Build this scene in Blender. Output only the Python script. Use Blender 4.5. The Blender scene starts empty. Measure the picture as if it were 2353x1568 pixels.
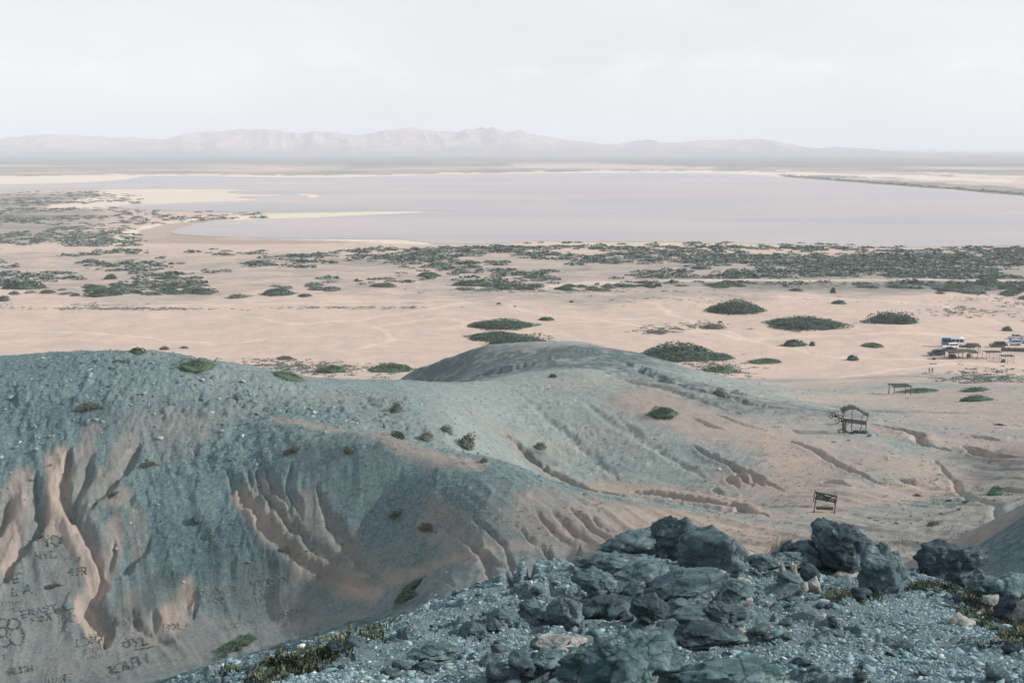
import bpy, math, random
import numpy as np
from mathutils import Vector, Matrix, geometry
SC = bpy.context.scene; COL = SC.collection
R = math.radians
# ------------------------------------------------------------------ camera
H = 64.0                       # eye height above the plain, metres
FPX = 2533.0; PCX, PCY = 1176.0, 784.0      # focal length and centre, in pixels of a 2352 px wide frame
PITCH = math.atan(449.0/FPX)
cam = bpy.data.cameras.new('camera'); camo = bpy.data.objects.new('camera', cam); COL.objects.link(camo)
cam.sensor_width = 36; cam.lens = 36*FPX/2352; cam.clip_start = .1; cam.clip_end = 90000
camo.location = (0, 0, H); camo.rotation_euler = (math.pi/2-PITCH, 0, 0); SC.camera = camo
# ------------------------------------------------------------------ light
SUN_EL, SUN_AZ = R(28), R(97)            # azimuth from +Y (view direction) towards +X (right)
SC.view_settings.view_transform = 'Standard'; SC.view_settings.look = 'None'
SC.view_settings.gamma = 1; SC.view_settings.use_curve_mapping = False
SC.view_settings.exposure = .85
SC.render.engine = 'CYCLES'
SC.cycles.use_denoising = True
SC.cycles.max_bounces = 4; SC.cycles.diffuse_bounces = 2; SC.cycles.glossy_bounces = 2
SC.cycles.transmission_bounces = 2; SC.cycles.volume_bounces = 1; SC.cycles.transparent_max_bounces = 6
W = bpy.data.worlds.new('World'); SC.world = W; W.use_nodes = True
nt = W.node_tree; nt.nodes.clear()
def N(nt, t, **k):
    n = nt.nodes.new(t)
    for a, b in k.items():
        if a == 'inp':
            for i, v in b.items(): n.inputs[i].default_value = v
        else: setattr(n, a, b)
    return n
L = lambda nt, a, b: nt.links.new(a, b)
sky = N(nt, 'ShaderNodeTexSky', sky_type='NISHITA', sun_disc=False, sun_elevation=SUN_EL, sun_rotation=SUN_AZ,
        air_density=1.0, dust_density=2.0, ozone_density=1.0)
tc = N(nt, 'ShaderNodeTexCoord'); mp = N(nt, 'ShaderNodeMapping', inp={'Scale': (1, 1, 3.2)})
L(nt, tc.outputs['Generated'], mp.inputs['Vector'])
# thin even veil of high cloud, streaked, over the Nishita sky
n1 = N(nt, 'ShaderNodeTexNoise', inp={'Scale': 2.6, 'Detail': 9, 'Roughness': .6, 'Distortion': .35})
L(nt, mp.outputs[0], n1.inputs['Vector'])
r1 = N(nt, 'ShaderNodeMapRange', inp={1: .38, 2: .66, 3: .80, 4: .97}); L(nt, n1.outputs[0], r1.inputs[0])
# small puffy clouds in a low band
n2 = N(nt, 'ShaderNodeTexNoise', inp={'Scale': 16, 'Detail': 9, 'Roughness': .62, 'Distortion': .15})
mp2 = N(nt, 'ShaderNodeMapping', inp={'Scale': (1, 1, 2.2)}); L(nt, tc.outputs['Generated'], mp2.inputs[0]); L(nt, mp2.outputs[0], n2.inputs['Vector'])
r2 = N(nt, 'ShaderNodeMapRange', inp={1: .48, 2: .68, 3: 0, 4: 1}); L(nt, n2.outputs[0], r2.inputs[0])
sx = N(nt, 'ShaderNodeSeparateXYZ'); L(nt, tc.outputs['Generated'], sx.inputs[0])
b1 = N(nt, 'ShaderNodeMapRange', inp={1: .045, 2: .062, 3: 0, 4: 1}); L(nt, sx.outputs[2], b1.inputs[0])
b2 = N(nt, 'ShaderNodeMapRange', inp={1: .066, 2: .09, 3: 1, 4: 0}); L(nt, sx.outputs[2], b2.inputs[0])
m1 = N(nt, 'ShaderNodeMath', operation='MULTIPLY'); L(nt, b1.outputs[0], m1.inputs[0]); L(nt, b2.outputs[0], m1.inputs[1])
m2_ = N(nt, 'ShaderNodeMath', operation='MULTIPLY'); L(nt, m1.outputs[0], m2_.inputs[0]); L(nt, r2.outputs[0], m2_.inputs[1])
m2 = N(nt, 'ShaderNodeMath', operation='MULTIPLY', inp={1: .5}); L(nt, m2_.outputs[0], m2.inputs[0])
veil = N(nt, 'ShaderNodeMix', data_type='RGBA', inp={'A': (4.6, 4.7, 4.78, 1), 'B': (5.15, 5.15, 5.15, 1)})
vr = N(nt, 'ShaderNodeMapRange', inp={1: .35, 2: .7, 3: .2, 4: .8}); L(nt, n1.outputs[0], vr.inputs[0]); L(nt, vr.outputs[0], veil.inputs['Factor'])
mixa = N(nt, 'ShaderNodeMix', data_type='RGBA'); L(nt, r1.outputs[0], mixa.inputs['Factor'])
L(nt, sky.outputs[0], mixa.inputs['A']); L(nt, veil.outputs['Result'], mixa.inputs['B'])
mixb = N(nt, 'ShaderNodeMix', data_type='RGBA', inp={'B': (5.8, 5.7, 5.6, 1)}); L(nt, m2.outputs[0], mixb.inputs['Factor'])
L(nt, mixa.outputs['Result'], mixb.inputs['A'])
bg = N(nt, 'ShaderNodeBackground', inp={'Strength': .1}); L(nt, mixb.outputs['Result'], bg.inputs['Color'])
L(nt, bg.outputs[0], N(nt, 'ShaderNodeOutputWorld').inputs[0])
sun = bpy.data.lights.new('sun', 'SUN'); sun.energy = 3.0; sun.angle = R(.6); sun.color = (1, .92, .84)
suno = bpy.data.objects.new('sun', sun); COL.objects.link(suno)
sv = Vector((math.sin(SUN_AZ)*math.cos(SUN_EL), math.cos(SUN_AZ)*math.cos(SUN_EL), math.sin(SUN_EL)))
suno.rotation_euler = sv.to_track_quat('Z', 'Y').to_euler(); suno.location = (200, 0, 200)

# ------------------------------------------------------------------ helpers
def ray(px, py):
    """direction of the sight line through a point of the photo, per metre of Y"""
    u = (np.asarray(px, float)-PCX)/FPX; v = -(np.asarray(py, float)-PCY)/FPX
    dy = math.cos(PITCH)+v*math.sin(PITCH); dz = -math.sin(PITCH)+v*math.cos(PITCH)
    return u/dy, dz/dy
def plain_pt(px, py, z=0.0):
    a, b = ray(px, py); Y = (z-H)/b
    return a*Y, Y
def _hash(ix, iy, s):
    h = (ix.astype(np.int64)*374761393 + iy.astype(np.int64)*668265263 + s*1442695041) & 0xffffffff
    h = ((h ^ (h >> 13))*1274126177) & 0xffffffff
    return ((h ^ (h >> 16)) & 0xffff).astype(np.float32)/65535.0
def vnoise(x, y, s=0):
    ix = np.floor(x); iy = np.floor(y); fx = (x-ix).astype(np.float32); fy = (y-iy).astype(np.float32)
    fx = fx*fx*(3-2*fx); fy = fy*fy*(3-2*fy)
    a = _hash(ix, iy, s); b = _hash(ix+1, iy, s); c = _hash(ix, iy+1, s); d = _hash(ix+1, iy+1, s)
    return (a+(b-a)*fx)*(1-fy)+(c+(d-c)*fx)*fy - .5
def fbm(x, y, s=0, o=4, g=.5):
    t = 0; a = 1.
    for k in range(o):
        t = t + a*vnoise(x*(2**k)+k*17.3, y*(2**k)-k*9.1, s+k); a *= g
    return t
def ridged(x, y, s=0, o=3):
    t = 0; a = 1.
    for k in range(o):
        t = t + a*(.5-np.abs(vnoise(x*(2**k)+k*7.7, y*(2**k)+k*3.1, s+k))*2); a *= .5
    return t
def sst(a, b, x):
    t = np.clip((x-a)/(b-a), 0, 1); return t*t*(3-2*t)
def mesh_np(name, V, F, mats=(), smooth=True, attrs=None, mi=None):
    me = bpy.data.meshes.new(name); V = np.asarray(V, np.float32); F = np.asarray(F, np.int32)
    k = F.shape[1]
    me.vertices.add(len(V)); me.vertices.foreach_set('co', V.ravel())
    me.loops.add(F.size); me.loops.foreach_set('vertex_index', F.ravel())
    me.polygons.add(len(F)); me.polygons.foreach_set('loop_start', np.arange(len(F), dtype=np.int32)*k)
    me.polygons.foreach_set('loop_total', np.full(len(F), k, np.int32))
    if smooth: me.polygons.foreach_set('use_smooth', np.ones(len(F), bool))
    for m in mats: me.materials.append(m)
    if mi is not None: me.polygons.foreach_set('material_index', np.asarray(mi, np.int32))
    for an, av in (attrs or {}).items():
        at = me.attributes.new(an, 'FLOAT', 'POINT'); at.data.foreach_set('value', np.asarray(av, np.float32).ravel())
    me.update(calc_edges=True); me.validate()
    return me
def link(name, me, parent=None, loc=None):
    o = bpy.data.objects.new(name, me); COL.objects.link(o)
    if parent is not None: o.parent = parent
    if loc is not None: o.location = loc
    return o
def tag(o, label=None, cat=None, group=None, kind=None):
    if label: o['label'] = label
    if cat: o['category'] = cat
    if group: o['group'] = group
    if kind: o['kind'] = kind
    return o
def empty(name, loc, rz=0, label=None, cat=None, group=None):
    o = bpy.data.objects.new(name, None); COL.objects.link(o); o.location = loc; o.rotation_euler = (0, 0, rz); o.empty_display_size = .2
    return tag(o, label, cat, group)

# ------------------------------------------------------------------ materials
def mat(name, col, rough=.85, spec=.2, noise=None, metallic=0, bump=None):
    m = bpy.data.materials.new(name); m.use_nodes = True; t = m.node_tree; p = t.nodes['Principled BSDF']
    p.inputs['Base Color'].default_value = (*col, 1); p.inputs['Roughness'].default_value = rough
    p.inputs['Specular IOR Level'].default_value = spec; p.inputs['Metallic'].default_value = metallic
    g = N(t, 'ShaderNodeNewGeometry')
    if noise:
        sc, c2, lo, hi = noise
        n = N(t, 'ShaderNodeTexNoise', inp={'Scale': sc, 'Detail': 6, 'Roughness': .65}); L(t, g.outputs['Position'], n.inputs['Vector'])
        r = N(t, 'ShaderNodeMapRange', inp={1: lo, 2: hi}); L(t, n.outputs[0], r.inputs[0])
        x = N(t, 'ShaderNodeMix', data_type='RGBA', inp={'A': (*col, 1), 'B': (*c2, 1)}); L(t, r.outputs[0], x.inputs['Factor'])
        L(t, x.outputs['Result'], p.inputs['Base Color'])
    if bump:
        sc, st, dist = bump
        n = N(t, 'ShaderNodeTexNoise', inp={'Scale': sc, 'Detail': 7, 'Roughness': .65}); L(t, g.outputs['Position'], n.inputs['Vector'])
        b = N(t, 'ShaderNodeBump', inp={'Strength': st, 'Distance': dist}); L(t, n.outputs[0], b.inputs['Height']); L(t, b.outputs[0], p.inputs['Normal'])
    return m
TEAL_D = (.075, .120, .135); TEAL_M = (.145, .205, .215); TEAL_L = (.27, .345, .345)
SAND = (.50, .39, .325); SAND2 = (.40, .31, .255)

def ground_material():
    m = bpy.data.materials.new('ground_earth'); m.use_nodes = True; t = m.node_tree; p = t.nodes['Principled BSDF']
    p.inputs['Roughness'].default_value = .95; p.inputs['Specular IOR Level'].default_value = .12
    g = N(t, 'ShaderNodeNewGeometry'); P = g.outputs['Position']
    def attr(n): return N(t, 'ShaderNodeAttribute', attribute_name=n).outputs['Fac']
    def noise(s, d=6, r=.62, scale3=None, dist=0):
        n = N(t, 'ShaderNodeTexNoise', inp={'Scale': s, 'Detail': d, 'Roughness': r, 'Distortion': dist})
        if scale3:
            mpp = N(t, 'ShaderNodeMapping', inp={'Scale': scale3}); L(t, P, mpp.inputs[0]); L(t, mpp.outputs[0], n.inputs['Vector'])
        else: L(t, P, n.inputs['Vector'])
        return n.outputs[0]
    def rng(o, a, b, c=0., d=1.):
        r = N(t, 'ShaderNodeMapRange', inp={1: a, 2: b, 3: c, 4: d}); L(t, o, r.inputs[0]); return r.outputs[0]
    def mth(op, a, b):
        n = N(t, 'ShaderNodeMath', operation=op)
        for i, v in enumerate((a, b)):
            if isinstance(v, (int, float)): n.inputs[i].default_value = v
            else: L(t, v, n.inputs[i])
        return n.outputs[0]
    def mix(f, a, b):
        n = N(t, 'ShaderNodeMix', data_type='RGBA')
        if isinstance(f, (int, float)): n.inputs['Factor'].default_value = f
        else: L(t, f, n.inputs['Factor'])
        for k, v in (('A', a), ('B', b)):
            if isinstance(v, tuple): n.inputs[k].default_value = (*v, 1)
            else: L(t, v, n.inputs[k])
        return n.outputs['Result']
    # scree: blue-green schist chips
    scree = mix(rng(noise(.16, 8), .35, .65), (.046, .094, .110), (.108, .170, .182))
    scree = mix(rng(noise(2.3, 9, .78), .42, .62), scree, (.175, .245, .255))
    scree = mix(rng(noise(5.5, 8, .78), .52, .66, 0, .85), scree, (.026, .055, .068))
    vo = N(t, 'ShaderNodeTexVoronoi', inp={'Scale': 3.2, 'Randomness': 1}); L(t, P, vo.inputs['Vector'])
    chips = mth('MULTIPLY', rng(vo.outputs['Distance'], .16, .05), rng(noise(.9, 5), .5, .6))
    scree = mix(mth('MULTIPLY', attr('pale'), rng(noise(1.6, 9, .8), .30, .62, .35, .95)), scree, mix(rng(noise(.35, 8, .75), .38, .62), (.215, .262, .252), (.315, .345, .325)))
    scree = mix(mth('MULTIPLY', attr('pale'), rng(noise(4.2, 6, .7), .60, .68)), scree, (.06, .085, .085))
    scree = mix(chips, scree, (.40, .44, .43))
    # sand and clay
    sand = mix(rng(noise(.05, 10, .68, None, 1.5), .36, .62), SAND, (.385, .325, .30))
    sand = mix(mth('MULTIPLY', attr('track'), rng(noise(.3, 6, .7), .35, .6, .3, 1)), sand, (.60, .49, .41))
    sand = mix(rng(noise(.8, 9, .7), .40, .72, 0, .6), sand, (.33, .265, .225))
    sand = mix(rng(noise(9, 6, .7), .62, .75, 0, .5), sand, (.20, .18, .16))
    clay = mix(rng(noise(.45, 9, .72), .36, .66), (.27, .245, .222), (.165, .178, .17))
    clay = mix(rng(noise(6, 7, .7), .55, .75, 0, .5), clay, (.12, .12, .11))
    sand = mix(attr('hill'), sand, clay)
    sm = mth('ADD', attr('sand'), mth('MULTIPLY', mth('SUBTRACT', noise(.7, 9, .72), .5), 1.5))
    base = mix(rng(sm, .12, 1.05), scree, sand)
    # foreground rubble is finer: extra chips
    fv = N(t, 'ShaderNodeTexVoronoi', inp={'Scale': 26, 'Randomness': 1}); L(t, P, fv.inputs['Vector'])
    hs = N(t, 'ShaderNodeSeparateColor'); L(t, fv.outputs['Color'], hs.inputs[0])
    fcol = mix(rng(hs.outputs[0], 0, 1), (.135, .215, .25), (.22, .315, .345))
    fcol = mix(rng(hs.outputs[1], .9, .97, 0, .8), fcol, (.50, .50, .48))
    fcol = mix(rng(noise(1.1, 7), .42, .68, 0, .65), fcol, (.11, .17, .205))
    base = mix(mth('MULTIPLY', attr('near'), .85), base, fcol)
    # plants and litter darkening the plain
    vm = mth('ADD', attr('veg'), mth('MULTIPLY', mth('SUBTRACT', noise(.06, 10, .76, (.55, 1, 1)), .5), 2.0))
    base = mix(rng(vm, .42, .85, 0, .85), base, (.215, .208, .19))
    vm2 = mth('ADD', attr('veg'), mth('MULTIPLY', mth('SUBTRACT', noise(.011, 11, .7, (.5, 1, 1)), .5), 2.2))
    base = mix(rng(vm2, .75, 1.1, 0, .7), base, (.092, .108, .11))
    base = mix(attr('salt'), base, (.58, .53, .455))
    base = mix(attr('wet'), base, (.27, .215, .185))
    base = mix(attr('algae'), base, (.50, .50, .37))
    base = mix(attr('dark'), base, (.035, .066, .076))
    L(t, base, p.inputs['Base Color'])
    h1 = mth('MULTIPLY', noise(2.4, 10, .78), .34)
    h2 = mth('MULTIPLY', noise(24, 6, .7), .035)
    h3 = mth('MULTIPLY', mth('MULTIPLY', rng(fv.outputs['Distance'], .6, 0), attr('near')), .02)
    hh = mth('ADD', mth('ADD', h1, h2), h3)
    cd = N(t, 'ShaderNodeBump', inp={'Strength': .85, 'Distance': 1.0}); L(t, mth('MULTIPLY', hh, attr('rough')), cd.inputs['Height']); L(t, cd.outputs[0], p.inputs['Normal'])
    return m
M_GROUND = ground_material()

# ------------------------------------------------------------------ the terrain
# control points: place in the photo plus distance -> a point in the world
CP = [  # foreground knoll the camera stands on
 (350,1600,11.5),(700,1568,10),(1100,1568,9.2),(1500,1568,8.8),(1900,1568,8.6),(2352,1568,8.6),(2750,1568,8.6),(0,1750,9),
 (700,1502,13.2),(560,1540,12.4),(1100,1480,12.6),(1500,1480,12.2),(1900,1480,12),(2352,1480,12),
 (850,1438,15.8),(1000,1378,18.5),(1100,1400,16.4),(1200,1330,21.5),(1330,1310,23),(1500,1400,17),(1500,1300,24.5),(1900,1400,16.5),(1700,1300,25),
 (1900,1300,24.5),(2100,1318,23),(2200,1350,21),(2352,1402,18.5),(2352,1440,15),
 # left hill
 (-300,848,150),(-300,1200,120),(-300,1500,100),
 (0,830,150),(0,900,139),(0,1000,131.5),(0,1200,120),(0,1400,110),(0,1568,99),
 (270,812,151),(300,870,142),(300,950,134),(300,1150,121),(300,1350,112),(300,1500,104),(300,1560,97),
 (600,855,151),(600,950,136),(600,1100,122),(600,1250,114),(600,1400,109),(600,1445,106),
 (400,1560,86),(480,1535,83),(620,1495,84),(750,1452,90),(860,1415,96),
 (760,876,155),(880,882,160),(880,960,138),(880,1005,127),
 # spur running down to the right
 (650,975,130),(800,1003,121.5),(880,1026,118),(1000,1060,115),(1200,1112,110.5),(1340,1140,110),(1500,1165,108),(1700,1205,102),
 (880,1150,114.5),(880,1300,109),(880,1380,105),(1100,1200,105.5),(1100,1300,99),(1100,1340,96),(1300,1205,103),(1300,1290,98),(1500,1235,98),(1400,1255,97),
 # valley behind the spur and the middle hill
 (1000,1035,124),(1000,985,133),(1000,930,146),(1000,885,165),
 (1200,1090,136),(1200,1040,146),(1200,970,160),(1200,915,171),(1200,877,179),
 (1350,1125,134),(1350,1050,147),(1350,950,163),(1350,885,177),(1350,856,183),(1340,832,201),(1330,791,222),
 (1500,1150,128),(1500,1050,142),(1500,950,159),(1500,890,172),(1500,872,186),(1490,823,213),
 (1700,1178,119),(1700,1100,129),(1700,1000,146),(1700,942,159),(1700,905,181),(1700,882,205),
 (1150,868,196),(1220,800,228),(1100,806,236),(950,848,252),
 # terraces on the right
 (1750,1250,93),(1950,1262,90),(1900,1178,108),(1950,1100,121),(1950,1040,133),(1950,1000,142),(1950,960,156),(1950,930,184),(1950,900,230),(1950,880,262),
 (2150,1200,100),(2150,1290,82),(2200,1100,119),(2200,1000,141),(2200,950,166),(2200,900,216),(2200,860,282),
 (2352,1150,101),(2352,1050,121),(2352,950,160),(2352,900,206),(2352,850,302),(2700,1100,110),(2700,950,160),(2700,880,240),
 # shaded flank at the right edge
 (2352,1182,49),(2352,1280,43),(2240,1222,66),(2225,1310,60),
]
# hidden ground: column, height, distance
CZ = [(1176,61.7,0),(0,61.7,0),(2352,61.7,0),(1176,60.9,4),(0,60.8,4),(2352,61,4),(-300,60.3,6),(2700,60.6,6),
 (100,46,30),(100,31,60),(400,44,32),(400,30,62),(700,49,24),(700,36,48),(900,50,28),(900,36,56),(1200,50,32),(1200,40,55),
 (1500,49,36),(1500,38,62),(1900,49,36),(1900,39,58),(2120,48,36),(2100,38,60),(2620,50.5,30),(2620,51.5,46),(2620,46,66),(2500,36,85),
 (-300,40,35),(-300,26,65),
 (0,31,168),(0,17,200),(0,3,245),(300,31,170),(300,17,202),(300,3,245),(-300,17,200),(-300,3,245),(600,29,170),(600,16,202),(600,3,245),
 (760,26,175),(760,14,205),(760,3,245),(880,25,180),(880,14,205),(880,3,240),(1000,22,188),(1000,16,215),(1000,4,262),
 (1220,19,250),(1220,6,290),(1340,20,246),(1340,7,290),(1500,16,240),(1500,5,290),(1700,14,232),(1700,3,290),
 (870,4,275),(1100,14,260),(1100,2,300)]
for px in range(-500, 2900, 300): CZ += [(px, 0, 345), (px, 0, 420)]
pts, zs = [], []
CC = 6.0
for px, py, D in CP:
    a, b = ray(px, py); pts.append((a*D/(D+CC), math.log(D+CC))); zs.append(H+b*D)
for px, z, D in CZ:
    a = (px-PCX)/FPX/.97; pts.append((a*D/(D+CC), math.log(D+CC))); zs.append(z)
pts = np.array(pts); zs = np.array(zs)
def tpk(r2): return .5*r2*np.log(r2+1e-9)
n = len(pts); K = tpk(((pts[:, None]-pts[None])**2).sum(-1)) + np.eye(n)*2e-5
A = np.zeros((n+3, n+3)); A[:n, :n] = K; A[:n, n] = 1; A[:n, n+1:] = pts; A[n, :n] = 1; A[n+1:, :n] = pts.T
sol = np.linalg.solve(A, np.concatenate([zs, [0, 0, 0]]))
def tps(T, Q):
    out = sol[n]+sol[n+1]*T+sol[n+2]*Q
    for i in range(n): out = out + sol[i]*tpk((T-pts[i, 0])**2+(Q-pts[i, 1])**2)
    return out
# coarse solution, then bicubic-ish upsampling onto the fine sheet
NT, NR = 1140, 1500
TH = np.linspace(-.60, .60, NT); Q0, Q1 = math.log(CC+1.0), math.log(CC+420)
QN = np.linspace(Q0, Q1, NR)
ct = np.linspace(-.60, .60, 229); cq = np.linspace(Q0, Q1, 301)
CT, CQ = np.meshgrid(ct, cq); Zc = tps(CT, CQ)
def up(Zc):
    # separable cubic (Catmull-Rom) resampling
    def res(A, xs, n_):
        i = np.clip(np.floor(xs).astype(int), 0, n_-2); f = (xs-i)[:, None]
        g = lambda k: A[np.clip(i+k, 0, n_-1)]
        return .5*((2*g(0))+(-g(-1)+g(1))*f+(2*g(-1)-5*g(0)+4*g(1)-g(2))*f*f+(-g(-1)+3*g(0)-3*g(1)+g(2))*f**3)
    B = res(Zc, np.linspace(0, len(cq)-1, NR), len(cq))
    return res(B.T, np.linspace(0, len(ct)-1, NT), len(ct)).T
Z = up(Zc)
# far rows, evenly spaced as the eye would see them
DF = 1/np.linspace(1/421.5, 1/42000., 330)
Dn = np.exp(QN)-CC
DD = np.concatenate([Dn, DF]); QQ = np.log(DD+CC)
TT, QG = np.meshgrid(TH, QQ); DG = np.repeat(DD[:, None], NT, 1)
X = TT*(DG+CC); Y = DG
Z = np.concatenate([Z, np.zeros((len(DF), NT))], 0)
Z = Z*(1-sst(270, 345, DG))
Zbase = Z.copy()
def zat(A, x, y):
    """sheet value at world x, y (bilinear)"""
    x = np.asarray(x, float); y = np.maximum(np.asarray(y, float), 1.01)
    ti = np.clip((x/(y+CC)-TH[0])/(TH[1]-TH[0]), 0, NT-1.001)
    qi = np.clip((np.log(y+CC)-Q0)/(QN[1]-QN[0]), 0, NR-1.001)
    i = ti.astype(int); j = qi.astype(int); f = ti-i; g = qi-j
    v = (A[j, i]*(1-f)+A[j, i+1]*f)*(1-g)+(A[j+1, i]*(1-f)+A[j+1, i+1]*f)*g
    return np.where(y > 419, 0*v, v)
def hit(px, py, A=None, dmin=7.0):
    """where the sight line through a photo point meets the ground"""
    A = Zbase if A is None else A
    a, b = ray(px, py); a = float(a); b = float(b)
    ds = np.exp(np.linspace(math.log(dmin+CC), math.log(420+CC), 3000))-CC
    zz = zat(A, a*ds, ds); under = (H+b*ds) <= zz
    if under.any():
        d = ds[np.argmax(under)]
    else: d = -H/b if b < 0 else 5000
    return a*d, d
# ---- carving
warpx = fbm(X/2.0, Y/3.5, 11, 4, .62)*.32; warpy = fbm(X/2.0, Y/3.5, 31, 4, .62)*.5
XW = X+warpx; YW = Y+warpy
dth = TH[1]-TH[0]; dq = QN[1]-QN[0]
def poly_dist(P, rmax):
    """yields (slice, distance, along 0..1) around a world polyline"""
    P = np.array(P); seg = np.hypot(*(P[1:]-P[:-1]).T); tot = seg.sum()+1e-6; s0 = 0
    lo = P.min(0)-rmax-2.5; hi = P.max(0)+rmax+2.5
    y0, y1 = max(lo[1], 1.2), min(hi[1], 419)
    j0 = int((math.log(y0+CC)-Q0)/dq); j1 = int((math.log(y1+CC)-Q0)/dq)+2
    t0 = min(lo[0]/(y0+CC), lo[0]/(y1+CC)); t1 = max(hi[0]/(y0+CC), hi[0]/(y1+CC))
    i0 = int(max((t0-TH[0])/dth, 0)); i1 = int(min((t1-TH[0])/dth+2, NT))
    sl = (slice(max(j0, 0), min(j1, NR)), slice(i0, max(i1, i0+1)))
    x = XW[sl]; y = YW[sl]; best = np.full(x.shape, 1e9); al = np.zeros(x.shape)
    for k in range(len(P)-1):
        d = P[k+1]-P[k]; l2 = (d**2).sum()+1e-9
        t = np.clip(((x-P[k, 0])*d[0]+(y-P[k, 1])*d[1])/l2, 0, 1)
        r = np.hypot(x-P[k, 0]-t*d[0], y-P[k, 1]-t*d[1]); m = r < best
        best = np.where(m, r, best); al = np.where(m, (s0+t*seg[k])/tot, al); s0 += seg[k]
    return sl, best, al
def world(poly): return [hit(*p) for p in poly]
GULLY = [
 ([(1080,868),(1180,850),(1280,822),(1350,806)],4.0,1.3),([(1440,835),(1580,890),(1720,925),(1830,940)],4.0,1.2),([(1380,850),(1500,885),(1600,915),(1700,950)],2.5,.7),([(1540,870),(1680,900),(1860,935)],3.0,.9),([(1180,900),(1260,960),(1350,1040),(1430,1110)],1.6,.28),([(1420,960),(1520,1040),(1640,1110)],1.5,.3),([(1330,920),(1450,1000),(1560,1080)],1.3,.22),([(1050,930),(1150,1000)],1.4,.2),  # photo polyline, half width m, depth m
 ([(160,1040),(147,1112),(153,1156),(170,1185),(205,1243),(233,1327)],1.5,1.5),
 ([(207,1063),(200,1106),(180,1156),(163,1189)],1.2,1.0),
 ([(320,1030),(283,1090),(240,1130),(213,1169),(193,1200)],1.3,1.1),
 ([(347,1234),(330,1264),(283,1307),(240,1330)],1.2,.8),
 ([(262,1250),(258,1300),(238,1328)],.9,.6),
 ([(233,1330),(215,1370),(203,1392),(225,1425),(245,1440),(247,1465),(240,1490)],2.1,1.6),
 ([(83,1096),(90,1156),(95,1200),(60,1253),(20,1307),(-10,1370)],1.7,1.5),
 ([(20,1150),(10,1200),(-20,1250)],1.5,1.2),
 ([(520,1090),(550,1130),(587,1172),(620,1230),(667,1264),(733,1310),(790,1335),(865,1345)],1.1,.95),
 ([(587,1086),(600,1130),(633,1172),(667,1210),(690,1225),(705,1245),(750,1280),(800,1305)],.9,.85),
 ([(617,1086),(633,1132),(663,1162),(683,1206),(700,1235)],.8,.75),
 ([(667,1080),(665,1132),(687,1172),(697,1212)],.9,.8),
 ([(730,1112),(743,1152),(757,1196),(780,1234),(830,1290),(870,1330)],.9,.8),
 ([(560,1070),(575,1120),(600,1165),(640,1200)],.5,.4),
 ([(998,1177),(1051,1234),(1095,1267),(1125,1314),(1138,1334),(1168,1352)],1.0,.75),
 ([(1040,1190),(1080,1230),(1110,1262)],.7,.5),
 ([(1091,1197),(1128,1234),(1155,1252),(1185,1320),(1218,1334)],.8,.6),
 ([(1101,1267),(1131,1294),(1185,1320),(1218,1336)],.9,.75),
 ([(1178,1210),(1225,1250),(1251,1267),(1268,1287),(1318,1307)],.9,.7),
 ([(1230,1180),(1275,1225),(1310,1245)],.6,.4),([(1270,1175),(1330,1235),(1358,1250)],.6,.45),([(1310,1170),(1370,1225),(1420,1245)],.6,.4),
 ([(1331,1254),(1358,1287),(1390,1300)],.9,.7),([(1360,1190),(1400,1225)],.5,.35),
 ([(950,1290),(1000,1320),(1040,1345)],.7,.4),
 ([(1154,993),(1188,1020),(1226,1061),(1256,1082),(1277,1096),(1311,1109),(1338,1123),(1434,1143)],1.3,1.1),
 ([(1178,1065),(1210,1085),(1239,1102)],.7,.5),([(1250,1085),(1254,1068)],.7,.9),
 ([(1588,1018),(1631,1047),(1668,1070),(1701,1086),(1735,1094),(1801,1127)],1.0,.8),
 ([(1588,956),(1620,970),(1668,988)],.6,.4),([(1640,949),(1674,964),(1701,973),(1761,990)],.7,.45),
 ([(1818,1016),(1853,1032),(1875,1042),(1918,1062),(1957,1079),(1979,1090),(1996,1102),(2015,1108),(2055,1113)],.9,.75),
 ([(2000,976),(2032,981),(2064,987),(2085,993),(2106,1000),(2115,1013),(2126,1023),(2183,1032)],1.7,1.5),
 ([(2211,1021),(2245,1036),(2277,1045),(2352,1053)],1.4,1.0),
 ([(2057,1102),(2081,1110),(2115,1110),(2153,1102)],.9,.8),
 ([(2149,1057),(2164,1081),(2192,1106),(2202,1132),(2234,1147),(2287,1159),(2352,1170)],1.0,.5),
 ([(1434,1131),(1500,1138),(1540,1142),(1600,1152),(1650,1162),(1700,1172),(1760,1188)],1.4,1.5),
 ([(1670,1098),(1700,1122)],.9,.8),([(1690,1092),(1735,1118)],.9,.8),([(1720,1095),(1760,1116)],.9,.8),([(1640,1125),(1665,1140)],.8,.6),
 ([(1890,1100),(1930,1112),(1955,1118)],.8,.7),
 ([(300,1400),(320,1440)],.8,.4),([(425,1370),(432,1400)],.9,.6),([(440,1350),(448,1395),(445,1420)],.9,.7),([(350,1400),(362,1450)],.9,.5),([(270,1400),(330,1450),(400,1480)],.9,.35),
 ([(2230,1000),(2290,1010),(2352,1000)],1.2,.7),
]
dark = np.zeros_like(Z); sand = np.zeros_like(Z)
for gpoly, hw, dp in GULLY:
    Pw = world(gpoly); sl, d, al = poly_dist(Pw, hw*3)
    tp = np.sin(np.clip(al, .0, 1)**.75*math.pi).clip(0, 1)**.7
    rg_ = fbm(X[sl]*.9, Y[sl]*.9, 61, 3); w = hw*(.60 if X[sl].mean() < 12 else .55)*(.10+.90*tp)*(1+.7*rg_)+.02
    d = np.abs(d+fbm(X[sl]*1.3, Y[sl]*.5, 63, 2)*.22*hw)
    prof = np.clip(1-(d/w), 0, 1)**.8
    lip = np.exp(-((d-w*1.7)/(w*.7))**2)*.16
    Z[sl] -= dp*(1.0 if Pw[0][0] < 2 else 1.0)*(prof-lip)*(.25+.75*tp)
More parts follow.
